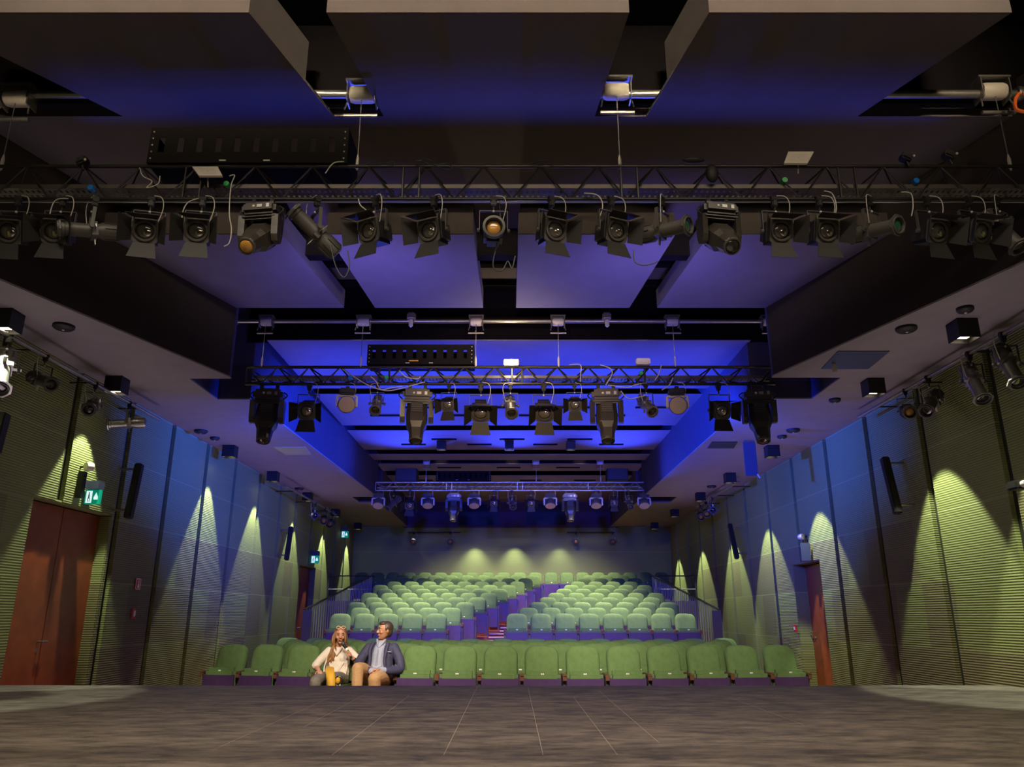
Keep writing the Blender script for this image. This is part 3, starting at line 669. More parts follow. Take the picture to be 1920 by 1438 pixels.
row = [('M', 500, 790, 6, 72, 1.27), ('F', 577, 770, 6, 22, 1.25), ('W', 650, 757, 12, 18, 1.1), ('S', 706, 768, 4, 38, .95), ('M', 781, 790, 6, 72, 1.27), ('F', 841, 768, -8, 22, .95), ('F', 901, 770, 3, 30, 1.3), ('S', 957, 770, 5, 40, 1.05), ('F', 1020, 770, 3, 30, 1.3),
       ('F', 1078, 765, -3, 22, .95), ('M', 1138, 790, -4, 72, 1.27), ('S', 1213, 770, 14, 38, 1.0), ('W', 1270, 755, -4, 18, 1.15), ('F', 1350, 768, 2, 18, 1.25), ('M', 1425, 790, -6, 72, 1.27)]
desc2 = {'F': 'spotlight with barn doors', 'S': 'short silvery tube spotlight', 'M': 'large brown-black moving head light pointing down', 'W': 'round wash light with a beige disc front'}
cnt = {}
for kd, px, py, pn, tl, s in row:
    cnt[kd] = cnt.get(kd, 0) + 1
    lantern(kd, px, py, T2Y, T2B - .02, pn, tl, desc2[kd] + ' on the middle truss, %s from left' % ORD[cnt[kd] - 1], s, 'stage lights on the middle truss')
row = [('W', 709, 950, 0, 60, 1.3), ('P', 738, 950, -40, 40, 1.1), ('F', 768, 950, 0, 25, 1.2), ('W', 802, 950, 0, 65, 1.3), ('M', 851, 955, 0, 75, 1.2), ('W', 889, 950, 0, 65, 1.3), ('F', 926, 952, 0, 25, 1.0), ('P', 960, 952, 8, 30, 1.1), ('F', 996, 950, 0, 25, 1.0),
       ('W', 1032, 950, 0, 65, 1.3), ('M', 1069, 955, 0, 75, 1.2), ('W', 1118, 950, 0, 65, 1.3), ('F', 1151, 945, 0, 20, 1.0), ('P', 1179, 945, 8, 40, 1.0), ('W', 1208, 950, 0, 60, 1.3)]
desc3 = {'F': 'small blue-lit spotlight with barn doors', 'P': 'small tube spotlight', 'M': 'bright blue-lit moving head light pointing down', 'W': 'rounded blue and pink lit wash light'}
cnt = {}
for kd, px, py, pn, tl, s in row:
    cnt[kd] = cnt.get(kd, 0) + 1
    lantern(kd, px, py, T3Y, T3B - .02, pn, tl, desc3[kd] + ' on the far truss, %s from left' % ORD[cnt[kd] - 1], s, 'stage lights on the far truss')
# side bars close under the bulkheads
def bar(x, y0, y1, z, label, n=4):
    t = thing('lighting_bar', label, 'bar', (x, (y0 + y1) / 2, z)); h = (y1 - y0) / 2
    MB().tube([(0, -h, 0), (0, h, 0)], .024, 12).obj('pipe', 'steel', t, True)
    for i in range(n):
        yy = -h + 2 * h * (i + .5) / n; s_ = 1 if x > 0 else -1
        MB().tube([(0, yy, 0), (s_ * (WX - abs(x)), yy, 0)], .012, 8).obj('bracket', 'black', t)
BL, BR = CZ + 3.03, CZ + 3.12
bar(-5.68, 6.6, 12.0, BL, 'blue-lit lighting bar along the top of the left wall, near end')
bar(5.68, 7.0, 12.2, BR, 'blue-lit lighting bar along the top of the right wall, near end')
bar(-5.5, 18.5, 24.2, BL, 'lighting bar along the top of the left wall, far end', 3)
bar(5.5, 18.5, 23.0, BR, 'lighting bar along the top of the right wall, far end', 3)
def side_l(kd, px, py, x, zb, pan, tilt, label, s=1.):
    y = x / ab(px, py)[0]; t = lantern(kd, px, py, y, zb, pan, tilt, label, s); t.location.x = x; return t
side_l('S', 8, 680, -5.68, BL, 35, 55, 'large bright silvery spotlight cut by the left picture edge', 1.3)
side_l('P', 75, 728, -5.68, BL, 60, 20, 'tube spotlight with open dark front, second on the left wall bar')
side_l('P', 170, 780, -5.68, BL, 20, 25, 'black spotlight above the exit sign, third on the left wall bar')
side_l('S', 235, 812, -5.68, BL, -70, 8, 'silvery tube spotlight pointing sideways, fourth on the left wall bar')
side_l('P', 1890, 680, 5.68, BR, -10, 60, 'dull metal tube spotlight pointing down, nearest on the right wall bar', 1.2)
side_l('S', 1828, 725, 5.68, BR, -8, 60, 'brightly lit silvery spotlight pointing down on the right wall bar', 1.2)
side_l('P', 1750, 770, 5.68, BR, -50, 35, 'black tube spotlight pointing left on the right wall bar', 1.15)
side_l('C', 1705, 785, 5.68, BR, -15, 25, 'small round black spotlight, farthest on the near right wall bar', 1.0)
side_l('P', 590, 968, -5.5, BL, 15, 10, 'small spotlight with a bright octagonal front on the far left bar', 1.1)
side_l('C', 607, 985, -5.5, BL, 10, 25, 'small round spotlight on the far left bar, middle of three', 1.1)
side_l('C', 619, 990, -5.5, BL, 0, 25, 'small round spotlight on the far left bar, farthest of three', 1.1)
side_l('P', 1338, 965, 5.5, BR, -15, 10, 'small glinting spotlight on the far right bar', 1.1)
side_l('C', 1326, 975, 5.5, BR, -10, 20, 'small round dark spotlight on the far right bar, middle', 1.1)
side_l('C', 1315, 982, 5.5, BR, -10, 20, 'small round dark spotlight on the far right bar, farthest', 1.1)
for xa, xb, nm in [(765, 863, 'left'), (1063, 1153, 'right')]:
    a = at(xa, 998, BACK - .35); b = at(xb, 998, BACK - .35)
    t = thing('lighting_bar', 'short lighting bar on the back wall, %s one' % nm, 'bar', ((a.x + b.x) / 2, a.y, a.z))
    MB().tube([((a.x - b.x) / 2, 0, 0), ((b.x - a.x) / 2, 0, 0)], .02, 10).obj('pipe', 'black', t)
    for q in (-.3, .3): MB().tube([(q * (b.x - a.x), 0, 0), (q * (b.x - a.x), .33, 0)], .012, 6).obj('bracket', 'black', t)
for px, nm in [(775, 'leftmost'), (844, 'second from left'), (1080, 'second from right'), (1149, 'rightmost')]:
    lantern('C', px, 1020, BACK - .35, at(px, 998, BACK - .35).z, 0, 10, 'small spotlight hanging on the back wall, %s of four' % nm, 1.1, 'back wall spotlights')

# ================================================================== CEILING DOWNLIGHTS, SENSORS
def downlight(x, y, z, label, s=.24, power=0, deg=50, tgt=None, group=None):
    t = thing('ceiling_downlight', label, 'downlight', (x, y, z), group=group)
    h = s * .95
    m = MB()
    for q in (-1, 1): m.box((q * (s / 2 - .005), 0, -h / 2), (.01, s, h)); m.box((0, q * (s / 2 - .005), -h / 2), (s - .02, .01, h))
    m.box((0, 0, -.005), (s, s, .01)); m.obj('housing', 'black', t)
    MB().rbox((0, 0, -h * .80), (s * .55, s * .55, .01), .003).obj('diffuser', 'glow', t)
    if power:
        l = bpy.data.lights.new('lamp', 'SPOT'); l.energy = power; l.color = SCAL; l.spot_size = R(deg); l.spot_blend = .18; l.shadow_soft_size = .03
        o = bpy.data.objects.new('lamp', l); C.objects.link(o); o.parent = t; o.location = (0, 0, -h - .01)
        if tgt: o.rotation_euler = V(tgt).to_track_quat('-Z', 'Y').to_euler()
PW = 165
for i, y in enumerate([8.0, 10.5, 15.1, 18.0, 21.2, 24.7, 28.4]):
    downlight(-5.64, y, SOF, 'square black downlight under the left bulkhead, %s from the front' % ORD[i], .24, PW * 1.2, 59, (-.03, 0, -1), 'left bulkhead downlights')
for i, y in enumerate([8.3, 10.6, 15.1, 18.2, 21.2, 24.7, 28.3]):
    downlight(5.20, y, SOF, 'square black downlight under the right bulkhead, %s from the front' % ORD[i], .24, PW * 1.6, 60, (.12, 0, -1), 'right bulkhead downlights')
for i, px in enumerate([828, 955, 1070]):
    p = atz(px, 828, CEI); downlight(p.x, p.y, CEI, 'square black downlight in the blue audience ceiling, %s of three' % ['left', 'middle', 'right'][i], .22, 0, group='audience ceiling downlights')
for px, nm in [(775, 0), (890, 1), (965, 3), (1050, 2)]:
    a = at(px, 1015, BACK - .5)
    spot('back_wall_lamp', (a.x, a.y, 4.2), (a.x, BACK, 2.2), (10, 62, 36, 62)[nm], SCAL, 84, 1.0, .04)
dets = [(120, 610, 'left', 'rectangular'), (377, 807, 'left', 'round'), (403, 820, 'left', 'flat'), (561, 915, 'left', 'far'), (1699, 614, 'right', 'round'), (1809, 577, 'right', 'near flat'), (1565, 748, 'right', 'thin'), (1487, 805, 'right', 'middle round'), (1466, 817, 'right', 'small flat'), (1334, 911, 'right', 'far')]
for px, py, sd, nm in dets:
    p = atz(px, py, SOF)
    t = thing('ceiling_sensor', '%s dark sensor on the underside of the %s bulkhead' % (nm, sd), 'sensor', p)
    s = .09 if 'flat' in nm or 'thin' in nm else .12
    MB().lathe([(s, 0), (s, .03), (s * .8, .05), (s * .3, .06)], 16, RX(-PI / 2)).obj('body', 'black', t, True)
    MB().ell((0, 0, -.055), (.018, .018, .014), seg=10, st=6).obj('lens', 'bright', t, True)

# ================================================================== WALL FITTINGS
def exit_sign(px, py, sx, y_hint, label, s=1.0, face=True):
    x = sx * 5.98; p = atx(px, py, x)
    t = thing('exit_sign', label, 'exit sign', (x, p.y, p.z - .16 * s), 0)
    # sign hangs out from the wall on a bracket and faces the stage
    cx = -sx * .18 * s
    MB().box((cx, 0, .16 * s), (.34 * s, .05, .32 * s)).obj('box', 'exitg', t)
    MB().box((cx - .075 * s, -.027, .16 * s), (.13 * s, .004, .27 * s)).obj('pictogram_panel', 'exitw', t)
    # a figure and a drop-shaped flame or arrow on the green half
    f = MB(); q = cx - .075 * s
    f.ell((q, -.030, .245 * s), (.016 * s, .002, .018 * s), seg=10, st=6).box((q, -.030, .17 * s), (.03 * s, .002, .10 * s)).box((q - .02 * s, -.030, .09 * s), (.014 * s, .002, .08 * s)).box((q + .02 * s, -.030, .09 * s), (.014 * s, .002, .08 * s))
    f.obj('figure', 'greenp', t)
    a = MB(); q = cx + .08 * s
    a.add([(q - .045 * s, -.028, .10 * s), (q + .045 * s, -.028, .10 * s), (q + .05 * s, -.028, .15 * s), (q, -.028, .26 * s), (q - .05 * s, -.028, .15 * s)], [(0, 1, 2, 3, 4)])
    a.obj('arrow', 'exitw', t)
    MB().box((cx, .0, .42 * s), (.30 * s, .16, .18 * s)).obj('battery_box', 'hatchb', t)
    MB().box((cx, .02, .34 * s), (.28 * s, .03, .06 * s)).obj('bracket', 'black', t)
exit_sign(160, 932, -1, 10.8, 'green and white lit exit sign above the large left door', .62)
exit_sign(583, 1049, -1, 22, 'green and white lit exit sign above the far left door', .7)
exit_sign(640, 1002, -1, 27, 'small lit exit sign high on the left wall near the back', .7)
for px, py, sx, lb in [(167, 875, -1, 'pale round emergency lamp on a stalk above the left exit sign'), (1502, 1006, 1, 'small white round lamp on the wall above the right door')]:
    p = atx(px, py, sx * 5.88); t = thing('emergency_lamp', lb, 'lamp', p)
    MB().lathe([(.055, -.05), (.062, 0), (.055, .05)], 18, Matrix.Rotation(.5 * sx, 4, 'Z')).obj('lamp_head', 'bright', t, True)
    MB().tube([(0, 0, 0), (sx * .12, 0, 0)], .015).obj('arm', 'black', t)
    MB().box((sx * .07, 0, -.25), (.08, .08, .36)).obj('stem', 'black', t)
p = atx(1511, 1035, 5.86); MB().rbox((0, 0, 0), (.18, .05, .36), .01).obj('sign_box', 'hatchb', loc=p, label='blue-lit sign box seen edge-on above the right door', cat='sign')
def column_spk(pa, pb, sx, label):
    x = sx * 5.72; a = atx(*pa, x); b = atx(*pb, x); L = (a - b).length
    t = thing('column_loudspeaker', label, 'loudspeaker', b)
    T = (a - b).to_track_quat('Z', 'Y').to_matrix().to_4x4()
    MB().rbox((0, 0, L / 2), (.11, .12, L), .015, T).obj('cabinet', 'black', t)
    MB().box((0, -.062, L / 2), (.085, .006, L * .94), T).obj('grille', 'brownfix', t)
    v = a - b
    for k_ in (.15, .9): MB().tube([V(v) * k_, V(v) * k_ + V((sx * .27, 0, 0))], .018).obj('bracket', 'steel', t)
column_spk((262, 870), (240, 972), -1, 'tall black column loudspeaker on the left wall beside the large door')
column_spk((546, 988), (537, 1050), -1, 'slim black column loudspeaker far along the left wall')
column_spk((1658, 858), (1684, 963), 1, 'tall black column loudspeaker on the right wall, nearest')
column_spk((1368, 983), (1382, 1047), 1, 'slim black column loudspeaker farther along the right wall')
column_spk((8, 775), (-12, 850), -1, 'dark reddish loudspeaker cut off by the left picture edge')
for px, py, lb, nm in [(258, 1095, 'red framed fire notice on the left wall, upper of two', 'notice'), (250, 1150, 'small red fire alarm button on the left wall under the notice', 'alarm button')]:
    p = atx(px, py, -5.985); t = thing('fire_notice' if nm == 'notice' else 'fire_alarm_button', lb, nm, p)
    MB().box((.004, 0, 0), (.012, .16 if nm == 'notice' else .12, .17 if nm == 'notice' else .16)).obj('plate', 'red', t)
    if nm == 'notice':
        m = MB()
        for q in (-1, 1): m.box((.011, q * .074, 0), (.004, .012, .17)); m.box((.011, 0, q * .079), (.004, .16, .012))
        m.obj('white_border', 'plate', t)
        MB().box((.011, .01, -.03), (.004, .05, .06)).box((.011, .01, .03), (.004, .02, .05)).obj('symbol', 'plate', t)
    else: MB().rbox((.018, 0, 0), (.012, .05, .09), .004).obj('button', 'plate', t)
p = atx(1492, 1178, 5.96); t = thing('fire_alarm_button', 'small red and white alarm button beside the right door', 'alarm button', p)
MB().rbox((-.01, 0, 0), (.03, .12, .14), .005).obj('housing', 'red', t); MB().box((-.028, 0, 0), (.01, .06, .06)).obj('button', 'plate', t)
p = atx(1908, 910, 5.75); t = thing('wall_camera', 'small camera at the right picture edge', 'camera', p)
MB().rbox((0, 0, 0), (.16, .2, .1), .02).obj('body', 'black', t); MB().lathe([(.035, -.16), (.04, -.1)], 14).obj('lens', 'bright', t, True); MB().tube([(0, 0, 0), (.25, 0, 0)], .02).obj('bracket', 'black', t)
p = at(1915, 192, 6.0)
t = thing('webbing_loop', 'bright orange strap loop at the top right picture edge', 'strap', p)
MB().tube(smooth_path([(.0, 0, .10), (-.05, 0, .03), (-.06, 0, -.07), (.02, 0, -.10), (.10, 0, -.08), (.10, 0, .06), (.03, 0, .10)], 6), .016, 8).obj('strap', 'orange', t, True)

# floodlight panels and small things on the trusses
def flood(pts, y, label, lit=False):
    a = [at(x, q, y + dy) for (x, q, dy) in pts]; c_ = sum(a, V()) / 4
    t = thing('led_floodlight', label, 'floodlight', c_)
    n = (a[1] - a[0]).cross(a[3] - a[0]).normalized() * .02
    MB().tube([(0, 0, 0), (0, .05, -.14)], .008).obj('bracket', 'steel', t)
    m = MB(); m.add([p - c_ for p in a] + [p - c_ + n for p in a], [(0, 1, 2, 3), (7, 6, 5, 4), (0, 4, 5, 1), (1, 5, 6, 2), (2, 6, 7, 3), (3, 7, 4, 0)]); m.obj('housing', 'ledw', t)
    for s_ in (1, -1):
        i = MB(); i.add([(p - c_) * .62 - n * .1 * 1 + (n * (1.3 if s_ > 0 else 0)) for p in a], [(0, 1, 2, 3)]); i.obj('diffuser', 'led_on' if lit else 'bright', t)
flood([(360, 312, .03), (408, 312, .03), (417, 329, -.05), (373, 329, -.05)], 6.12, 'pale flat floodlight lying on the near truss, left part')
flood([(1478, 284, .03), (1526, 284, .03), (1514, 306, -.05), (1470, 306, -.05)], 6.12, 'pale flat floodlight tilted on top of the near truss, right part')
for a, b, lb, lit in [((944, 675), (973, 686), 'cream floodlight lit on top of the middle truss, centre', True), ((1192, 673), (1219, 684), 'cream floodlight on top of the middle truss, right part', False)]:
    p = at(*a, 10.95); q = at(*b, 10.95)
    t = thing('led_floodlight', lb, 'floodlight', ((p.x + q.x) / 2, 10.95, q.z)); w_ = q.x - p.x; h = p.z - q.z
    MB().rbox((0, 0, h / 2), (w_, .10, h), .012).obj('housing', 'ledw', t); MB().box((0, -.052, h * .35), (w_ * .5, .006, h * .3)).obj('diffuser', 'led_on' if lit else 'bright', t)
    if lit:
        l = bpy.data.lights.new('lamp', 'POINT'); l.energy = 12; l.color = WARM; l.shadow_soft_size = .05
        o = bpy.data.objects.new('lamp', l); C.objects.link(o); o.parent = t; o.location = (0, -.12, .03)
for px, py, y, m_, lb in [(172, 354, 6.2, 'blue', 'round blue power connector on the near truss, left'), (426, 347, 6.2, 'greenp', 'round green tape mark on the near truss, left'), (1716, 341, 6.2, 'blue', 'round blue power connector on the near truss, right'), (1470, 340, 6.2, 'greenp', 'round green tape mark on the near truss, right'), (725, 708, 11.0, 'greenp', 'round green tape mark on the middle truss, left'), (1202, 700, 11.0, 'greenp', 'round green tape mark on the middle truss, right'), (657, 709, 11.0, 'blue', 'small blue connector on the middle truss')]:
    p = at(px, py, y + .02); s = .026 if y < 8 else .03
    MB().lathe([(s, -.03), (s * 1.1, 0), (s, .03)], 14).obj('power_connector' if m_ == 'blue' else 'tape_mark', m_, loc=p, smooth=True, label=lb, cat='connector' if m_ == 'blue' else 'tape mark')
for px, py, lb in [(155, 303, 'small black clamp light standing on the near truss, left'), (1778, 292, 'small black clamp light standing on the near truss, right'), (1698, 296, 'black rounded device on the near truss, right part')]:
    p = at(px, py, 6.15); t = thing('clamp_light', lb, 'clamp light', p)
    MB().rbox((0, 0, 0), (.10, .10, .07), .015, Matrix.Rotation(.5 if 'left' not in lb else -.4, 4, 'Y')).obj('body', 'black', t); MB().tube([(0, 0, -.02), (.02, 0, -.09)], .012).obj('stem', 'black', t); MB().ell((.05, -.05, -.01), (.012, .01, .012), seg=8, st=5).obj('knob', 'bright', t)
for px, py, r_, lb in [(1335, 325, .055, 'bundle of dark taped cable on the near truss, centre right'), (1300, 300, .04, 'long dark clamp on the top chord of the near truss')]:
    p = at(px, py, 6.18); MB().ell((0, 0, 0), (r_ * (1.1 if r_ > .05 else 2.6), r_ * .8, r_ * (1.7 if r_ > .05 else .7))).obj('cable_bundle', 'black', loc=p, smooth=True, label=lb, cat='cable bundle')

# loose cables: (truss, list of pixel points, colour, radius)
def cable(pts, y, m_, r, label, group):
    P_ = [at(q[0], q[1], y + (q[2] if len(q) > 2 else 0)) for q in pts]; o = P_[0].copy()
    MB().tube(smooth_path([p - o for p in P_], 6), r, 6).obj('power_cable', m_, loc=o, smooth=True, label=label, cat='cable', group=group)
g1 = 'loose cables on the near truss'
for pts, m_, lb in [([(778, 303), (800, 299), (818, 309), (800, 318), (780, 306), (785, 301), (812, 309), (838, 306), (846, 314), (835, 318), (815, 310)], 'cable_b', 'cable tied in a figure-eight loop on top of the near truss'),
                ([(688, 308), (700, 303), (715, 307), (738, 304), (736, 312)], 'cable_b', 'thin cable looped over the top chord left of the figure-eight loop'),
                ([(975, 307), (992, 307), (1010, 302), (1030, 301), (1036, 310), (1020, 316)], 'cable_b', 'dark cable looped over the near truss right of centre'),
                ([(610, 325), (625, 306), (645, 303)], 'cable_w', 'short pale cable arching over the left half of the near truss'),
                ([(430, 330), (440, 329), (433, 350), (430, 400), (434, 430), (430, 455), (420, 462)], 'cable_w', 'pale cable hanging down left of the amber moving head'),
                ([(372, 372), (352, 380), (342, 400), (342, 425)], 'cable_w', 'pale cable curving down over the fifth barn door light'),
                ([(128, 372), (105, 375), (95, 395), (91, 424)], 'cable_w', 'pale cable arching at the far left of the near truss'),
                ([(262, 315), (268, 330), (285, 340), (275, 352), (296, 345), (300, 330)], 'cable_w', 'small knotted cable hanging inside the near truss, left'),
                ([(672, 373), (676, 385), (690, 398), (698, 420)], 'cable_w', 'thin cable drooping between the two left barn door lights'),
                ([(1095, 362), (1120, 366), (1130, 385), (1122, 412)], 'cable_w', 'pale cable bending down right of centre under the near truss'),
                ([(1188, 470), (1190, 490), (1205, 497), (1225, 494), (1232, 490)], 'cable_b', 'black cable loop hanging below the centre-right tube spotlight'),
                ([(936, 376, .1), (938, 430, .12), (925, 488, .04), (928, 505), (942, 507), (952, 490), (960, 503), (966, 480)], 'cable_b', 'tangled black cable loops below the amber round spotlight'),
                ([(620, 460), (630, 500), (645, 520), (655, 500), (652, 470)], 'cable_b', 'black cable loop hanging below the long tilted tube spotlight'),
                ([(1545, 358), (1560, 363), (1568, 385), (1565, 408)], 'cable_w', 'pale cable curving by the right-hand pair of barn door lights'),
                ([(1690, 360), (1708, 363), (1712, 385), (1709, 405)], 'cable_w', 'pale cable curving down near the right end of the near truss')]:
    cable(pts, T1Y - .06, m_, .005 if m_ == 'cable_w' else .006, lb, g1)
g2 = 'loose cables on the middle truss'
for pts, lb in [([(642, 692), (660, 704), (690, 722), (720, 732), (745, 730), (775, 722), (797, 716)], 'long pale cable drooping along the left half of the middle truss'),
                ([(695, 706), (705, 715), (714, 730), (735, 727), (755, 724)], 'second pale cable drooping beside the long one'),
                ([(749, 695), (762, 707), (783, 710), (788, 706)], 'short pale cable with a plug under the perforated basket'),
                ([(1068, 684), (1088, 684), (1089, 700), (1088, 716)], 'pale cable dropping straight down right of the centre floodlight'),
                ([(1125, 684), (1143, 690), (1148, 700), (1140, 715), (1136, 722)], 'pale cable bending to the right-hand moving head'),
                ([(1140, 722), (1175, 726), (1190, 722), (1202, 719)], 'short pale cable leaving the right-hand moving head'),
                ([(1164, 733), (1178, 747), (1200, 744), (1210, 741)], 'pale cable reaching the right silvery spotlight'),
                ([(1240, 684), (1236, 700), (1228, 713)], 'thick pale cable hanging diagonally right of the second floodlight'),
                ([(1262, 708), (1255, 722), (1241, 731)], 'pale cable curling over the right wash light')]:
    cable(pts, T2Y - .05, 'cable_w', .008, lb, g2)

# ================================================================== RAKED SEATING
RK0, RP, RR = 17.65, .91, .139                  # front edge, row pitch, rise per row
XP = 4.60
def rz_(k): return .45 + RR * (k - 1)            # floor height of raked row k = 1..11
for k in range(1, 12):
    y0 = RK0 + RP * (k - 1)
    y1 = RK0 + RP * k if k < 11 else BACK - .03
    MB().box((0, (y0 + y1) / 2, rz_(k) / 2), (2 * XP, y1 - y0, rz_(k))).obj('riser_platform', 'wood' if k == 1 else 'carpet', label='carpeted seating tier carrying the %s raked row' % ORD[k - 1], cat='seating tier', group='seating tiers')
# diagonal stair between the two raked blocks
def xl(k): return -1.44 + .268 * (k - 1)         # right end of the left block
def xr(k): return -.16 + .277 * (k - 1) + (.0 if k == 1 else .0)
for k in range(1, 11):
    y0 = RK0 + RP * (k - 1); z = rz_(k)
    cx = (xl(k) + xr(k)) / 2 + .02; w_ = xr(k) - xl(k) - .06
    t = thing('stair_step', 'red-brown stair step with a pale nosing in the diagonal aisle, %s from the bottom' % ORD[k - 1], 'stair step', (cx, y0, z - (.225 if k == 1 else 0)), group='diagonal aisle steps')
    h = .225 if k == 1 else .07
    if k == 1:
        MB().box((0, -.15, .1125), (w_, .30, .225)).obj('tread', 'carpet', t); MB().box((0, -.31, .215), (w_, .03, .03)).obj('nosing', 'nose', t)
        MB().box((0, -.01, .44), (w_, .03, .03)).obj('upper_nosing', 'nose', t)
    else:
        MB().box((0, .58 + .15, .035), (w_, .30, .07)).obj('tread', 'carpet', t); MB().box((0, .57, .058), (w_, .03, .028)).obj('nosing', 'nose', t)
        MB().box((0, -.006, -.012), (w_, .03, .028)).obj('lower_nosing', 'nose', t)
# rear landing beside the top rows
for s_ in (-1, 1):
    MB().box((s_ * (XP + WX) / 2, (25.8 + BACK) / 2 - .02, .92), (WX - XP - .06, BACK - 25.86, 1.84)).obj('rear_landing', 'side', label='raised landing at the back beside the %s wall' % ('left' if s_ < 0 else 'right'), cat='landing')
    t = thing('landing_rail', 'horizontal black guard rail in front of the rear landing, %s side' % ('left' if s_ < 0 else 'right'), 'guard rail', (s_ * (XP + WX) / 2, 25.72, 1.7))
    h = (WX - XP) / 2 - .05
    MB().tube([(-h, 0, .92), (h, 0, .92)], .022).obj('top_rail', 'rail', t); MB().tube([(-h, 0, .50), (h, 0, .50)], .016).obj('mid_rail', 'balu', t)
    for q in (-h, h): MB().tube([(q, 0, -.3), (q, 0, .92)], .018).obj('post', 'rail', t)
def stair_rail(sx, label):
    x = sx * (XP - .06); y0, y1 = 17.50, 25.6
    def top(y): return 1.50 + (y - y0) * .1385 if y < y1 else 1.50 + (y1 - y0) * .1385
    def bot(y): return max(.02, .42 + (y - y0) * .152)
    t = thing('stair_rail', label, 'guard rail', (x, y0, 0))
    MB().tube([(0, 0, top(y0)), (0, y1 - y0, top(y1)), (-sx * .02, y1 - y0 + .3, top(y1) - .02)], .026).obj('handrail', 'rail', t, True)
    MB().tube([(0, 0, bot(y0) + .1), (0, y1 - y0, bot(y1) + .1)], .016).obj('bottom_rail', 'rail', t, True)
    n = 36
    for i in range(n):
        y = y0 + (y1 - y0) * i / (n - 1)
        z0 = .0 if i < 1 else bot(y) + .1
        MB().box((0, y - y0, (z0 + top(y)) / 2), (.016, .03, top(y) - z0)).obj('baluster', 'balu', t)
    MB().box((-sx * .085, -.03, .74), (.20, .03, 1.48)).obj('end_panel', 'frame', t)
stair_rail(-1, 'sloping black guard rail with many balusters, left side of the raked seats')
stair_rail(1, 'sloping black guard rail with many balusters, right side of the raked seats')
MB().box((-5.44, 21.0, .012), (1.0, 8.0, .02)).obj('side_walkway', 'side', label='dark polished walkway between the left guard rail and the left wall', cat='walkway')
MB().box((5.44, 21.0, .012), (1.0, 8.0, .02)).obj('side_walkway', 'side', label='dark polished walkway between the right guard rail and the right wall', cat='walkway')

# ================================================================== THEATRE SEATS
def back_mesh(wd=.466, z0=.50, z1=.965, r=.125):
    def outline(inset, y_, n=7):
        w2 = wd / 2 - inset; rr = max(r - inset, .02); pts = []
        zb = z0 + inset; zt = z1 - inset
        pts += [(-w2 * .98, zb), (-w2, (zb + zt) / 2)]
        for i in range(n + 1):
            a = PI - i * (PI / 2) / n; pts.append((-w2 + rr + rr * math.cos(a), zt - rr + rr * math.sin(a) + .006 * math.sin(PI * i / n / 2)))
        pts.append((0, zt + .010))
        for i in range(n + 1):
            a = PI / 2 - i * (PI / 2) / n; pts.append((w2 - rr + rr * math.cos(a), zt - rr + rr * math.sin(a)))
        pts += [(w2, (zb + zt) / 2), (w2 * .98, zb)]
        return [(x, y_ + (z - z0) * .20, z) for x, z in pts]
    m = MB()
    m.rings([outline(.0, .05), outline(-.002, .02), outline(.008, -.012), outline(.03, -.028), outline(.09, -.036), outline(.16, -.038)], True)
    return m
def shell_mesh():
    m = MB(); s_ = back_mesh(.475, .30, .94, .12)
    v = [(x, y + .052 - .03, z) for x, y, z in s_.v]; m.v = v; m.f = s_.f; return m
ME = {}
ME['backrest'] = back_mesh().mesh('backrest', 'velvet', True)
ME['back_shell'] = MB().rbox((0, .125, .66), (.44, .012, .46), .005, Matrix.Translation((0, 0, 0)) @ Matrix.Rotation(-.0, 4, 'X')).mesh('back_shell', 'wood')
ME['cushion'] = MB().rbox((0, -.150, .425), (.492, .135, .475), .045).mesh('cushion', 'velvet', True)
ME['seat_underside'] = MB().rbox((0, -.212, .325), (.496, .022, .50), .006).mesh('seat_underside', 'wood')
ME['side_frame'] = MB().rbox((-.273, -.02, .29), (.040, .30, .58), .006).mesh('side_frame', 'frame')
ME['armrest'] = MB().rbox((-.273, -.06, .605), (.058, .34, .042), .010).rbox((-.273, -.215, .575), (.056, .03, .07), .006).mesh('armrest', 'armw')
ME['end_frame'] = MB().rbox((.273, -.02, .29), (.040, .30, .58), .006).mesh('end_frame', 'frame')
ME['end_armrest'] = MB().rbox((.273, -.06, .605), (.058, .34, .042), .010).rbox((.273, -.215, .575), (.056, .03, .07), .006).mesh('end_armrest', 'armw')
ME['plate'] = MB().rbox((0, -.207, .628), (.042, .006, .018), .002).mesh('number_plate', 'plate')
ME['flat_cushion'] = MB().rbox((0, -.20, .43), (.475, .46, .10), .03).mesh('cushion', 'velvet', True)
ME['flat_pan'] = MB().rbox((0, -.20, .37), (.47, .44, .025), .006).mesh('seat_underside', 'wood')
def text_mesh(txt, size):
    cu = bpy.data.curves.new('digits', 'FONT'); cu.body = txt; cu.size = size; cu.align_x = 'CENTER'; cu.align_y = 'CENTER'; cu.extrude = .0004
    o = bpy.data.objects.new('digits', cu); C.objects.link(o)
    me = bpy.data.meshes.new_from_object(o.evaluated_get(bpy.context.evaluated_depsgraph_get())); bpy.data.objects.remove(o)
    me.materials.clear(); me.materials.append(M['ink']); return me
def seat(x, y, z, rz, label, group, end=False, digits=None, down=False):
    t = thing('theatre_seat', label, 'theatre seat', (x, y, z), rz, group)
    part(t, 'backrest', ME['backrest']); part(t, 'back_shell', ME['back_shell'])
    if down: part(t, 'cushion', ME['flat_cushion']); part(t, 'seat_underside', ME['flat_pan'])
    else:
        part(t, 'cushion', ME['cushion']); part(t, 'seat_underside', ME['seat_underside']); pl = part(t, 'number_plate', ME['plate'])
        if digits: part(pl, 'digits', text_mesh(digits, .024), tr(0, -.2112, .628) @ RX(PI / 2))
    part(t, 'side_frame', ME['side_frame']); part(t, 'armrest', ME['armrest'])
    if end: part(t, 'end_frame', ME['end_frame']); part(t, 'end_armrest', ME['end_armrest'])
    return t
SP = .546
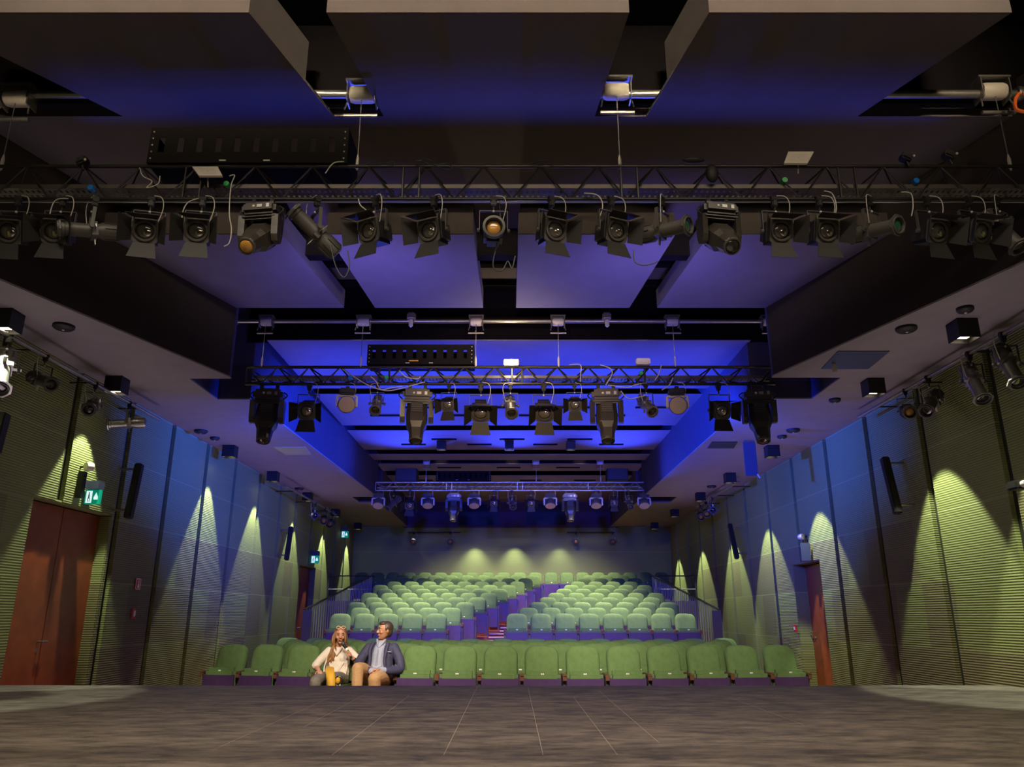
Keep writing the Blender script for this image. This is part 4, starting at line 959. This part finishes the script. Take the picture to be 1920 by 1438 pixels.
def fy(x): return 11.15 + .032 * (x - .6) ** 2
def fr(x): return -math.atan(.05 * (x - .6)) * 1.0
seats_pos = {}; SF = .566
for r in range(5):
    ids = {0: range(15), 1: range(1, 13), 2: range(1, 14), 3: range(14), 4: range(15)}[r]
    for c_, i in enumerate(ids):
        x = (-4.12 + SF * (i + (.5 if r in (1, 3) else 0))) * (1 + .012 * r); y = fy(x) + .88 * r
        if r == 0:
            lb = {0: 'shadowed green theatre seat at the left end of the front row', 1: 'green front row seat, second from the left end', 2: 'green front row seat immediately left of the woman',
                  3: 'folded-down green seat the woman with the microphone sits on', 4: 'folded-down green seat the man in the navy jacket sits on', 5: 'green front row seat immediately right of the man',
                  14: 'green theatre seat at the right end of the front row'}.get(i, 'tipped-up green front row seat, %s from the left end' % ORD[i])
        else: lb = 'green stalls seat, %s from the left in the %s row from the stage' % (ORD[c_], ORD[r])
        seat(x, y, 0, -fr(x), lb, 'front row seats' if r == 0 else 'stalls seats behind the front row', end=(c_ == len(ids) - 1), digits=(str(i) if r == 0 and i > 0 else None), down=(r == 0 and i in (3, 4)))
        if r == 0: seats_pos[i] = (x, y)
for k in range(1, 12):
    y = RK0 + RP * (k - 1) + .52; z = rz_(k)
    xe = xl(k) - SP / 2 + .0; left = []
    x = xe
    if k == 11: 
        xs = []; x = -5.20
        while x < 5.3: xs.append(x); x += SP
        for i, q in enumerate(xs): seat(q, y, z, 0, 'small green theatre seat in the very last row, %s from the left' % ORD[i], 'seats in the last row', end=(i == len(xs) - 1))
        continue
    LM = 4.08
    while x > -LM: left.append(x); x -= SP
    left = left[::-1]
    for i, q in enumerate(left): seat(q, y, z, 0, 'green theatre seat left of the diagonal stair, %s from left, %s raked row' % (ORD[i], ORD[k - 1]), 'raked seats left of the stair', end=(i == len(left) - 1))
    x = xr(k) + SP / 2; i = 0
    right = []
    while x < LM: right.append(x); x += SP
    for i, q in enumerate(right): seat(q, y, z, 0, 'green theatre seat right of the diagonal stair, %s from the left, %s raked row' % (ORD[i], ORD[k - 1]), 'raked seats right of the stair', end=(i == len(right) - 1))

# ================================================================== PEOPLE
def organic(mb, name, m, parent, vox=.007, it=3, label=None):
    o = mb.obj(name, m, parent, label=label)
    md = o.modifiers.new('r', 'REMESH'); md.mode = 'VOXEL'; md.voxel_size = vox
    sm_ = o.modifiers.new('s', 'SMOOTH'); sm_.iterations = it; sm_.factor = .5
    me = bpy.data.meshes.new_from_object(o.evaluated_get(bpy.context.evaluated_depsgraph_get()))
    o.modifiers.clear(); o.data = me
    me.polygons.foreach_set('use_smooth', [True] * len(me.polygons)); return o
def limb(m, pts, rs, k=4, seg=14):
    P_ = smooth_path(pts, k) if len(pts) > 2 else [V(p) for p in pts]; n = len(P_) - 1; R2 = []
    for i in range(n + 1):
        f = i / n * (len(rs) - 1); a = int(min(f, len(rs) - 2)); R2.append(rs[a] + (rs[a + 1] - rs[a]) * (f - a))
    m.tube(P_, R2, seg)
    for p, r_ in ((P_[0], R2[0]), (P_[-1], R2[-1])): m.ell(p, (r_, r_, r_), seg=14, st=8)
    return m
def torso(m, rows, seg=24):                      # rows: (x, y, z, half width, half depth)
    m.rings([[(x + a * math.copysign(abs(math.cos(t_)) ** .85, math.cos(t_)), y + b * math.sin(t_), z) for t_ in [2 * PI * i / seg for i in range(seg)]] for x, y, z, a, b in rows]); return m
def hand(m, wrist, direction, palm_n, curl, s=1.0, side=1):
    """palm, four unequal jointed fingers and a thumb leaving the side of the palm"""
    d = V(direction).normalized(); n = V(palm_n); n = (n - n.dot(d) * d).normalized(); w_ = d.cross(n).normalized() * side
    o = V(wrist); pc = o + d * .045 * s
    M3 = Matrix((w_, d, n)).transposed().to_4x4()
    m.ell((0, 0, 0), (.038 * s, .050 * s, .015 * s), Matrix.Translation(pc) @ M3)
    for i, (L, off) in enumerate(((.066, -.027), (.076, -.009), (.070, .009), (.055, .026))):
        b0 = o + (d * .085 + w_ * off) * s; a1 = curl * .35; a2 = curl
        d1 = d * math.cos(a1) + n * math.sin(a1); d2 = d * math.cos(a2) + n * math.sin(a2); d3 = d * math.cos(a2 * 1.5) + n * math.sin(a2 * 1.5)
        p1 = b0 + d1 * L * .45 * s; p2 = p1 + d2 * L * .32 * s; p3 = p2 + d3 * L * .25 * s
        m.tube([b0 - d * .02 * s, b0, p1, p2, p3], [.0095 * s, .009 * s, .0085 * s, .008 * s, .0065 * s], 8)
    t0 = o + (d * .02 - w_ * .03) * s; t1 = t0 + (d * .03 - w_ * .022 + n * .012) * s; t2 = t1 + (d * .030 - w_ * .004 + n * .016) * s
    m.tube([t0, t1, t2], [.012 * s, .0105 * s, .008 * s], 8); return m
def head_mesh(m, c, yaw, pitch=0, s=1.0, jaw=1.0):
    T = Matrix.Translation(c) @ Matrix.Rotation(yaw, 4, 'Z') @ Matrix.Rotation(pitch, 4, 'X') @ Matrix.Scale(s, 4)
    # local frame: the face looks along -Y
    m.ell((0, .012, .018), (.076, .094, .098), T, 20, 14)
    m.rings([[(a * math.cos(t_) * (1 if math.sin(t_) > 0 else .92), y + b * math.sin(t_), z) for t_ in [2 * PI * i / 20 for i in range(20)]] for z, y, a, b in
             ((.05, -.005, .070, .080), (.0, -.010, .067, .078), (-.04, -.014, .058 * jaw, .068), (-.075, -.022, .045 * jaw, .056), (-.100, -.034, .026 * jaw, .036), (-.108, -.038, .014, .020))], True, T)
    m.tube([(0, -.078, .032), (0, -.092, .006), (0, -.107, -.016), (0, -.094, -.026)], [.008, .010, .013, .010], 10, True, T)
    for q in (-1, 1):
        m.ell((q * .012, -.094, -.020), (.008, .009, .006), T, 8, 6)
        m.ell((q * .074, .012, .0), (.008, .020, .031), T, 10, 8)
        m.tube([(q * .012, -.083, .040), (q * .032, -.081, .045), (q * .050, -.068, .038)], .0062, 8, True, T)
        m.ell((q * .038, -.058, -.018), (.022, .022, .020), T, 10, 8)
    m.ell((0, -.086, -.052), (.024, .012, .010), T, 10, 8); m.ell((0, -.074, -.090), (.018, .014, .013), T, 10, 8)
    return T
def face_parts(T, body, brow, lipm='lip', q_=1.):
    for q in (-1, 1):
        e = MB().ell((q * .031, -.0755, .020), (.0145, .010, .0075), T, 12, 8).obj('eye', 'eyew', body, True)
        MB().ell((q * .031, -.0835, .020), (.0062, .0040, .0062), T, 10, 6).obj('iris', 'ink', e, True)
        MB().tube([(q * .012, -.0895, .041), (q * .031, -.088, .0475), (q * .051, -.074, .041)], [.0022, .0035, .002], 6, True, T).obj('eyebrow', brow, body, True)
        MB().tube([(q * .016, -.084, .026), (q * .031, -.086, .0295), (q * .046, -.078, .025)], .0018, 6, True, T).obj('eyelid', brow, body, True)
    MB().tube([(-.023, -.087, -.052), (-.008, -.0955, -.0485), (0, -.0952, -.050), (.008, -.0955, -.0485), (.023, -.087, -.052)], [.0016 * q_, .0042 * q_, .0034 * q_, .0042 * q_, .0016 * q_], 8, True, T).tube([(-.020, -.088, -.056), (0, -.0945, -.0585), (.020, -.088, -.056)], [.0016 * q_, .0046 * q_, .0016 * q_], 8, True, T).obj('mouth', lipm, body, True)

# ---- woman with the microphone, fourth seat
x, y = seats_pos[3]
W_ = thing('person', 'woman in a cream blouse with long wavy hair, seated and speaking into a microphone', 'person', (x, y, 0), 0)
hc = V((.015, -.115, 1.105))
m = MB(); T = head_mesh(m, hc, R(14), R(4), .98, .92)
limb(m, [(0, -.065, .93), (.005, -.075, 1.02)], [.05, .045])
torso(m, [(0, -.13, .48, .15, .11), (0, -.12, .58, .15, .11), (0, -.09, .70, .12, .085), (0, -.06, .84, .14, .09), (0, -.055, .91, .13, .075), (0, -.06, .95, .06, .05)])
for q in (-1, 1): limb(m, [(q * .11, -.06, .895), (q * .160, -.07, .885)], [.038, .036])
limb(m, [(-.165, -.075, .885), (-.215, -.12, .80), (-.265, -.17, .705), (-.235, -.26, .675), (-.195, -.36, .660)], [.034, .036, .036, .034, .024])
hand(m, (-.190, -.37, .658), (.35, -.92, -.10), (0.1, 0, -1), .45, .98, 1)
limb(m, [(.165, -.075, .885), (.24, -.12, .80), (.31, -.19, .705), (.275, -.235, .77), (.225, -.275, .835)], [.034, .036, .036, .032, .023])
hand(m, (.222, -.278, .838), (-.40, -.10, .62), (-.55, .15, -.45), 1.5, .92, -1)
for q, kx in ((-1, -.17), (1, .05)):
    limb(m, [(q * .09, -.15, .535), (kx * .9, -.38, .555), (kx, -.60, .535)], [.085, .078, .062])
    limb(m, [(kx, -.60, .53), (kx + .01, -.58, .32), (kx + .01, -.54, .10)], [.058, .052, .036])
    limb(m, [(kx + .01, -.53, .05), (kx + .01, -.68, .035)], [.035, .028])
B_ = organic(m, 'body', 'skin', W_, .0062, 2)
face_parts(T, B_, 'hairb')
m = MB()
torso(m, [(0, -.13, .555, .170, .135), (0, -.125, .62, .175, .140), (0, -.10, .70, .160, .120), (0, -.075, .80, .165, .125), (0, -.06, .87, .170, .110), (0, -.055, .92, .150, .085), (0, -.055, .955, .095, .060), (0, -.055, .965, .06, .045)])
m.ell((-.065, -.155, .80), (.062, .050, .058)).ell((.065, -.155, .80), (.062, .050, .058))
limb(m, [(-.14, -.062, .905), (-.225, -.12, .80), (-.285, -.17, .715)], [.056, .060, .058])
limb(m, [(.14, -.062, .905), (.25, -.12, .81), (.325, -.18, .72)], [.056, .060, .056])
for a_, b_, c_ in (((-.10, -.19, .76), (-.05, -.235, .66), (0, -.25, .60)), ((.10, -.19, .76), (.06, -.235, .68), (.02, -.25, .61)), ((-.13, -.14, .84), (-.16, -.20, .70), (-.15, -.23, .60)), ((.13, -.14, .84), (.15, -.2, .7), (.14, -.23, .6)), ((-.27, -.21, .72), (-.22, -.17, .80), (-.17, -.10, .88)), ((.30, -.22, .73), (.24, -.17, .81), (.17, -.10, .89))):
    m.tube(smooth_path([a_, b_, c_], 4), .012, 8)
organic(m, 'blouse', 'shirtw', W_, .0075, 2)
MB().tube([(-.055, -.135, .955), (-.03, -.185, .90), (0, -.205, .85)], [.016, .012, .004], 8).tube([(.055, -.135, .955), (.03, -.185, .90), (0, -.205, .85)], [.016, .012, .004], 8).obj('collar', 'shirtw', W_, True)
m = MB()
torso(m, [(0, -.13, .47, .17, .125), (0, -.14, .56, .17, .13), (0, -.12, .60, .15, .11)])
for q, kx in ((-1, -.17), (1, .05)):
    limb(m, [(q * .09, -.16, .535), (kx * .9, -.38, .56), (kx, -.61, .535)], [.098, .092, .078])
    limb(m, [(kx, -.61, .53), (kx + .01, -.59, .32), (kx + .01, -.55, .12)], [.078, .075, .070])
organic(m, 'trousers', 'greyt', W_, .009, 2)
# hair: cap over the skull and wavy locks falling in front of her right shoulder
m = MB(); TH_ = Matrix.Translation(hc) @ Matrix.Rotation(R(14), 4, 'Z') @ Matrix.Rotation(R(4), 4, 'X')
m.ell((0, .034, .036), (.088, .088, .092), TH_, 20, 14); m.ell((0, .060, -.03), (.085, .055, .10), TH_, 16, 10)
rh = random.Random(3)
for i in range(26):
    sd = -1 if i < 17 else 1
    z1 = (.70 + rh.random() * .12) if sd < 0 else (.84 + rh.random() * .10)
    x0 = hc.x + sd * (.055 + .032 * rh.random()); y0 = hc.y + (-.03 + .085 * rh.random())
    xe = -.13 + .10 * rh.random() if sd < 0 else .10 + .05 * rh.random()
    ye = -.17 - .04 * rh.random() if sd < 0 else -.02
    pts = [V((hc.x + sd * .03, y0, 1.185 - .02 * rh.random())), V((x0, y0 - .01, 1.12)), V((x0 + sd * .012, y0 - .02, 1.03))]
    for j in range(1, 6):
        f = j / 5; pts.append(V((x0 + (xe - x0) * f + .012 * math.sin(j * 2.2 + i), y0 + (ye - y0) * min(1, f * 1.3), 1.03 + (z1 - 1.03) * f)))
    P_ = smooth_path(pts, 3); m.tube(P_, [.013] * (len(P_) - 4) + [.011, .009, .007, .004], 7)
organic(m, 'hair', 'hairb', B_, .0062, 1)
m = MB()
for q in (-1, 1): m.tube([(q * .034 + .027 * math.cos(t_), -.058 + .012 * math.sin(t_), .117 + .016 * math.sin(t_)) for t_ in [2 * PI * i / 14 for i in range(15)]], .0042, 6, True, TH_)
m.tube([(-.008, -.060, .117), (.008, -.060, .117)], .004, 6, True, TH_).tube([(.061, -.058, .117), (.080, .03, .07)], .0035, 6, True, TH_).tube([(-.061, -.058, .117), (-.080, .03, .07)], .0035, 6, True, TH_)
m.obj('sunglasses', 'gold', loc=(x, y, 0), smooth=True, label='pale-rimmed sunglasses pushed up on the hair of the woman', cat='sunglasses')
a = V((.232, -.292, .820)); b = V((.085, -.262, 1.015)); d = (b - a)
t = thing('microphone', 'dark handheld microphone with a white ring held up to the mouth of the woman', 'microphone', (x + a.x, y + a.y, a.z))
MB().tube([V(), d * .42, d * .78, d * .86], [.014, .016, .021, .024], 14).obj('handle', 'black', t, True); MB().ell(d * .95, (.029, .029, .029)).obj('head', 'grey', t, True); MB().tube([d * .50, d * .62], [.023, .024], 14).obj('white_ring', 'plate', t, True)
MB().tube([(.262, -.250, .790), (.250, -.256, .806)], [.033, .031], 14).obj('wrist_watch', 'black', W_, True)
t = thing('handbag', 'bright yellow bag with a dark looped handle in the lap of the woman', 'bag', (x + .05, y - .44, .60))
m = MB(); m.rings([[(cx_ + a_ * math.cos(t_), y_ + b_ * math.sin(t_), z_) for t_ in [2 * PI * i / 16 for i in range(16)]] for cx_, y_, z_, a_, b_ in ((-.085, .04, .115, .03, .018), (-.065, -.05, .105, .055, .03), (-.045, -.15, .085, .060, .03), (-.015, -.23, .03, .060, .035), (.010, -.265, -.06, .055, .04), (.022, -.27, -.15, .048, .038), (.022, -.27, -.20, .04, .03))]); m.obj('body', 'yellow', t, True)
MB().tube([(.095 + .045 * math.cos(t_), -.235, -.045 + .058 * math.sin(t_)) for t_ in [2 * PI * i / 20 for i in range(21)]], .011, 8).obj('handle', 'rail', t, True)
MB().ell((.090, -.235, -.04), (.033, .03, .045)).obj('pouch', 'yellow', t, True); MB().ell((.125, -.26, -.10), (.012, .008, .02)).obj('buckle', 'bright', t, True)

# ---- man in the navy jacket, fifth seat
x, y = seats_pos[4]
G_ = thing('person', 'man in a navy jacket and tan trousers, seated and turned towards the woman', 'person', (x, y, 0), 0)
hc = V((.085, -.115, 1.175)); yaw = R(-62)
m = MB(); T = head_mesh(m, hc, yaw, R(3), 1.04, 1.06)
limb(m, [(.04, -.06, 1.0), (.065, -.085, 1.09)], [.060, .056])
torso(m, [(.02, -.13, .48, .16, .12), (.02, -.12, .60, .16, .12), (.02, -.09, .74, .15, .11), (.03, -.07, .88, .18, .11), (.035, -.065, .95, .15, .08), (.04, -.06, 1.0, .07, .055)])
limb(m, [(-.13, -.10, .925), (-.20, -.20, .83), (-.225, -.28, .72), (-.13, -.37, .68), (-.02, -.43, .665)], [.042, .042, .042, .038, .028])
hand(m, (-.01, -.437, .662), (.88, -.35, -.22), (0, -.2, -1), .5, 1.04, 1)
limb(m, [(.215, -.07, .925), (.30, -.14, .80), (.325, -.22, .675), (.23, -.35, .665), (.115, -.44, .690)], [.042, .042, .042, .038, .028])
hand(m, (.105, -.446, .692), (-.90, -.30, -.15), (0, -.2, -1), .6, 1.04, -1)
limb(m, [(-.08, -.16, .54), (-.14, -.36, .66), (-.175, -.55, .70)], [.10, .09, .068]); limb(m, [(-.175, -.55, .70), (-.165, -.60, .48), (-.14, -.60, .26)], [.065, .055, .04]); limb(m, [(-.14, -.60, .22), (-.14, -.76, .16)], [.04, .03])
limb(m, [(.11, -.16, .54), (.10, -.40, .58), (.06, -.62, .58)], [.10, .09, .07]); limb(m, [(.06, -.62, .57), (.08, -.60, .33), (.09, -.57, .10)], [.065, .055, .04]); limb(m, [(.09, -.56, .05), (.09, -.74, .04)], [.04, .03])
B_ = organic(m, 'body', 'skin2', G_, .0064, 2)
face_parts(T, B_, 'haird', 'lipm', .62)
m = MB(); TH_ = Matrix.Translation(hc) @ Matrix.Rotation(yaw, 4, 'Z') @ Matrix.Scale(1.04, 4)
m.ell((0, .030, .036), (.083, .088, .088), TH_, 20, 14); m.ell((0, .055, -.012), (.078, .055, .075), TH_, 16, 10); m.ell((0, -.022, .092), (.060, .060, .030), TH_, 16, 10)
for q in (-1, 1): m.ell((q * .070, .002, .022), (.012, .024, .034), TH_, 10, 8)
organic(m, 'hair', 'haird', B_, .006, 1)
m = MB()
torso(m, [(.02, -.15, .555, .14, .125), (.02, -.15, .66, .12, .145), (.02, -.13, .76, .10, .135), (.02, -.115, .88, .09, .115), (.03, -.095, .96, .085, .088), (.045, -.075, 1.02, .066, .062), (.05, -.075, 1.045, .062, .060)])
limb(m, [(-.05, -.41, .668), (-.015, -.432, .664)], [.042, .038]); limb(m, [(.17, -.405, .672), (.115, -.438, .688)], [.042, .038])
for a_, b_, c_ in (((-.06, -.27, .62), (0, -.30, .66), (.09, -.28, .64)), ((-.04, -.26, .72), (.02, -.285, .70), (.09, -.26, .73)), ((.02, -.235, .95), (.02, -.265, .80), (.02, -.29, .62))): m.tube(smooth_path([a_, b_, c_], 4), .010, 8)
organic(m, 'shirt', 'shirtb', G_, .0075, 2)
MB().tube([(-.015, -.105, 1.06), (.0, -.165, 1.0), (.02, -.195, .955)], [.013, .013, .004], 8).tube([(.10, -.115, 1.06), (.065, -.165, 1.0), (.03, -.195, .955)], [.013, .013, .004], 8).obj('collar', 'shirtb', G_, True)
m = MB()
torso(m, [(.03, -.10, .54, .195, .115), (.03, -.095, .66, .19, .12), (.03, -.08, .78, .19, .12), (.035, -.065, .90, .205, .115), (.04, -.06, .965, .195, .092), (.045, -.05, 1.0, .13, .07), (.05, -.045, 1.03, .085, .06)])
limb(m, [(-.125, -.085, .945), (-.195, -.19, .83), (-.225, -.285, .72), (-.15, -.37, .69), (-.06, -.41, .672)], [.072, .066, .062, .055, .047])
limb(m, [(.215, -.06, .945), (.305, -.14, .80), (.33, -.225, .68), (.25, -.34, .665), (.175, -.40, .672)], [.072, .066, .062, .055, .047])
m.tube(smooth_path([(-.06, -.12, 1.02), (-.095, -.19, .92), (-.085, -.225, .78), (-.10, -.225, .60)], 4), [.022] * 12 + [.016], 8)
m.tube(smooth_path([(.14, -.115, 1.02), (.13, -.18, .92), (.115, -.215, .78), (.16, -.215, .60)], 4), [.022] * 12 + [.016], 8)
for a_, b_ in (((-.25, -.24, .76), (-.19, -.30, .80)), ((.36, -.18, .72), (.29, -.24, .76)), ((.34, -.28, .70), (.27, -.30, .745)), ((.30, -.33, .69), (.24, -.34, .735)), ((-.20, -.35, .735), (-.17, -.41, .70))): m.tube([a_, b_], .014, 8)
organic(m, 'jacket', 'navy', G_, .0078, 1)
MB().box((.165, -.172, .90), (.06, .012, .012)).obj('pocket_edge', 'shirtb', G_)
m = MB()
torso(m, [(.02, -.13, .47, .175, .13), (.02, -.14, .56, .17, .135), (.02, -.13, .60, .15, .12)])
limb(m, [(-.08, -.17, .545), (-.14, -.36, .665), (-.178, -.555, .70)], [.112, .102, .084]); limb(m, [(-.178, -.555, .70), (-.165, -.605, .48), (-.145, -.61, .28)], [.084, .072, .064])
limb(m, [(.11, -.17, .545), (.10, -.40, .585), (.06, -.625, .58)], [.112, .102, .086]); limb(m, [(.06, -.625, .57), (.08, -.61, .33), (.09, -.58, .12)], [.084, .072, .066])
for i in range(6): m.tube(smooth_path([(-.02 + .035 * i, -.38 - .02 * i, .672 - .006 * i), (.02 + .03 * i, -.52, .655 - .012 * i), (.045 + .02 * i, -.60, .615 - .010 * i)], 4), .010, 8)
organic(m, 'trousers', 'tan', G_, .0085, 1)
MB().tube([(.135, -.425, .684), (.122, -.432, .688)], [.036, .035], 14).obj('wrist_watch', 'steel', G_, True)
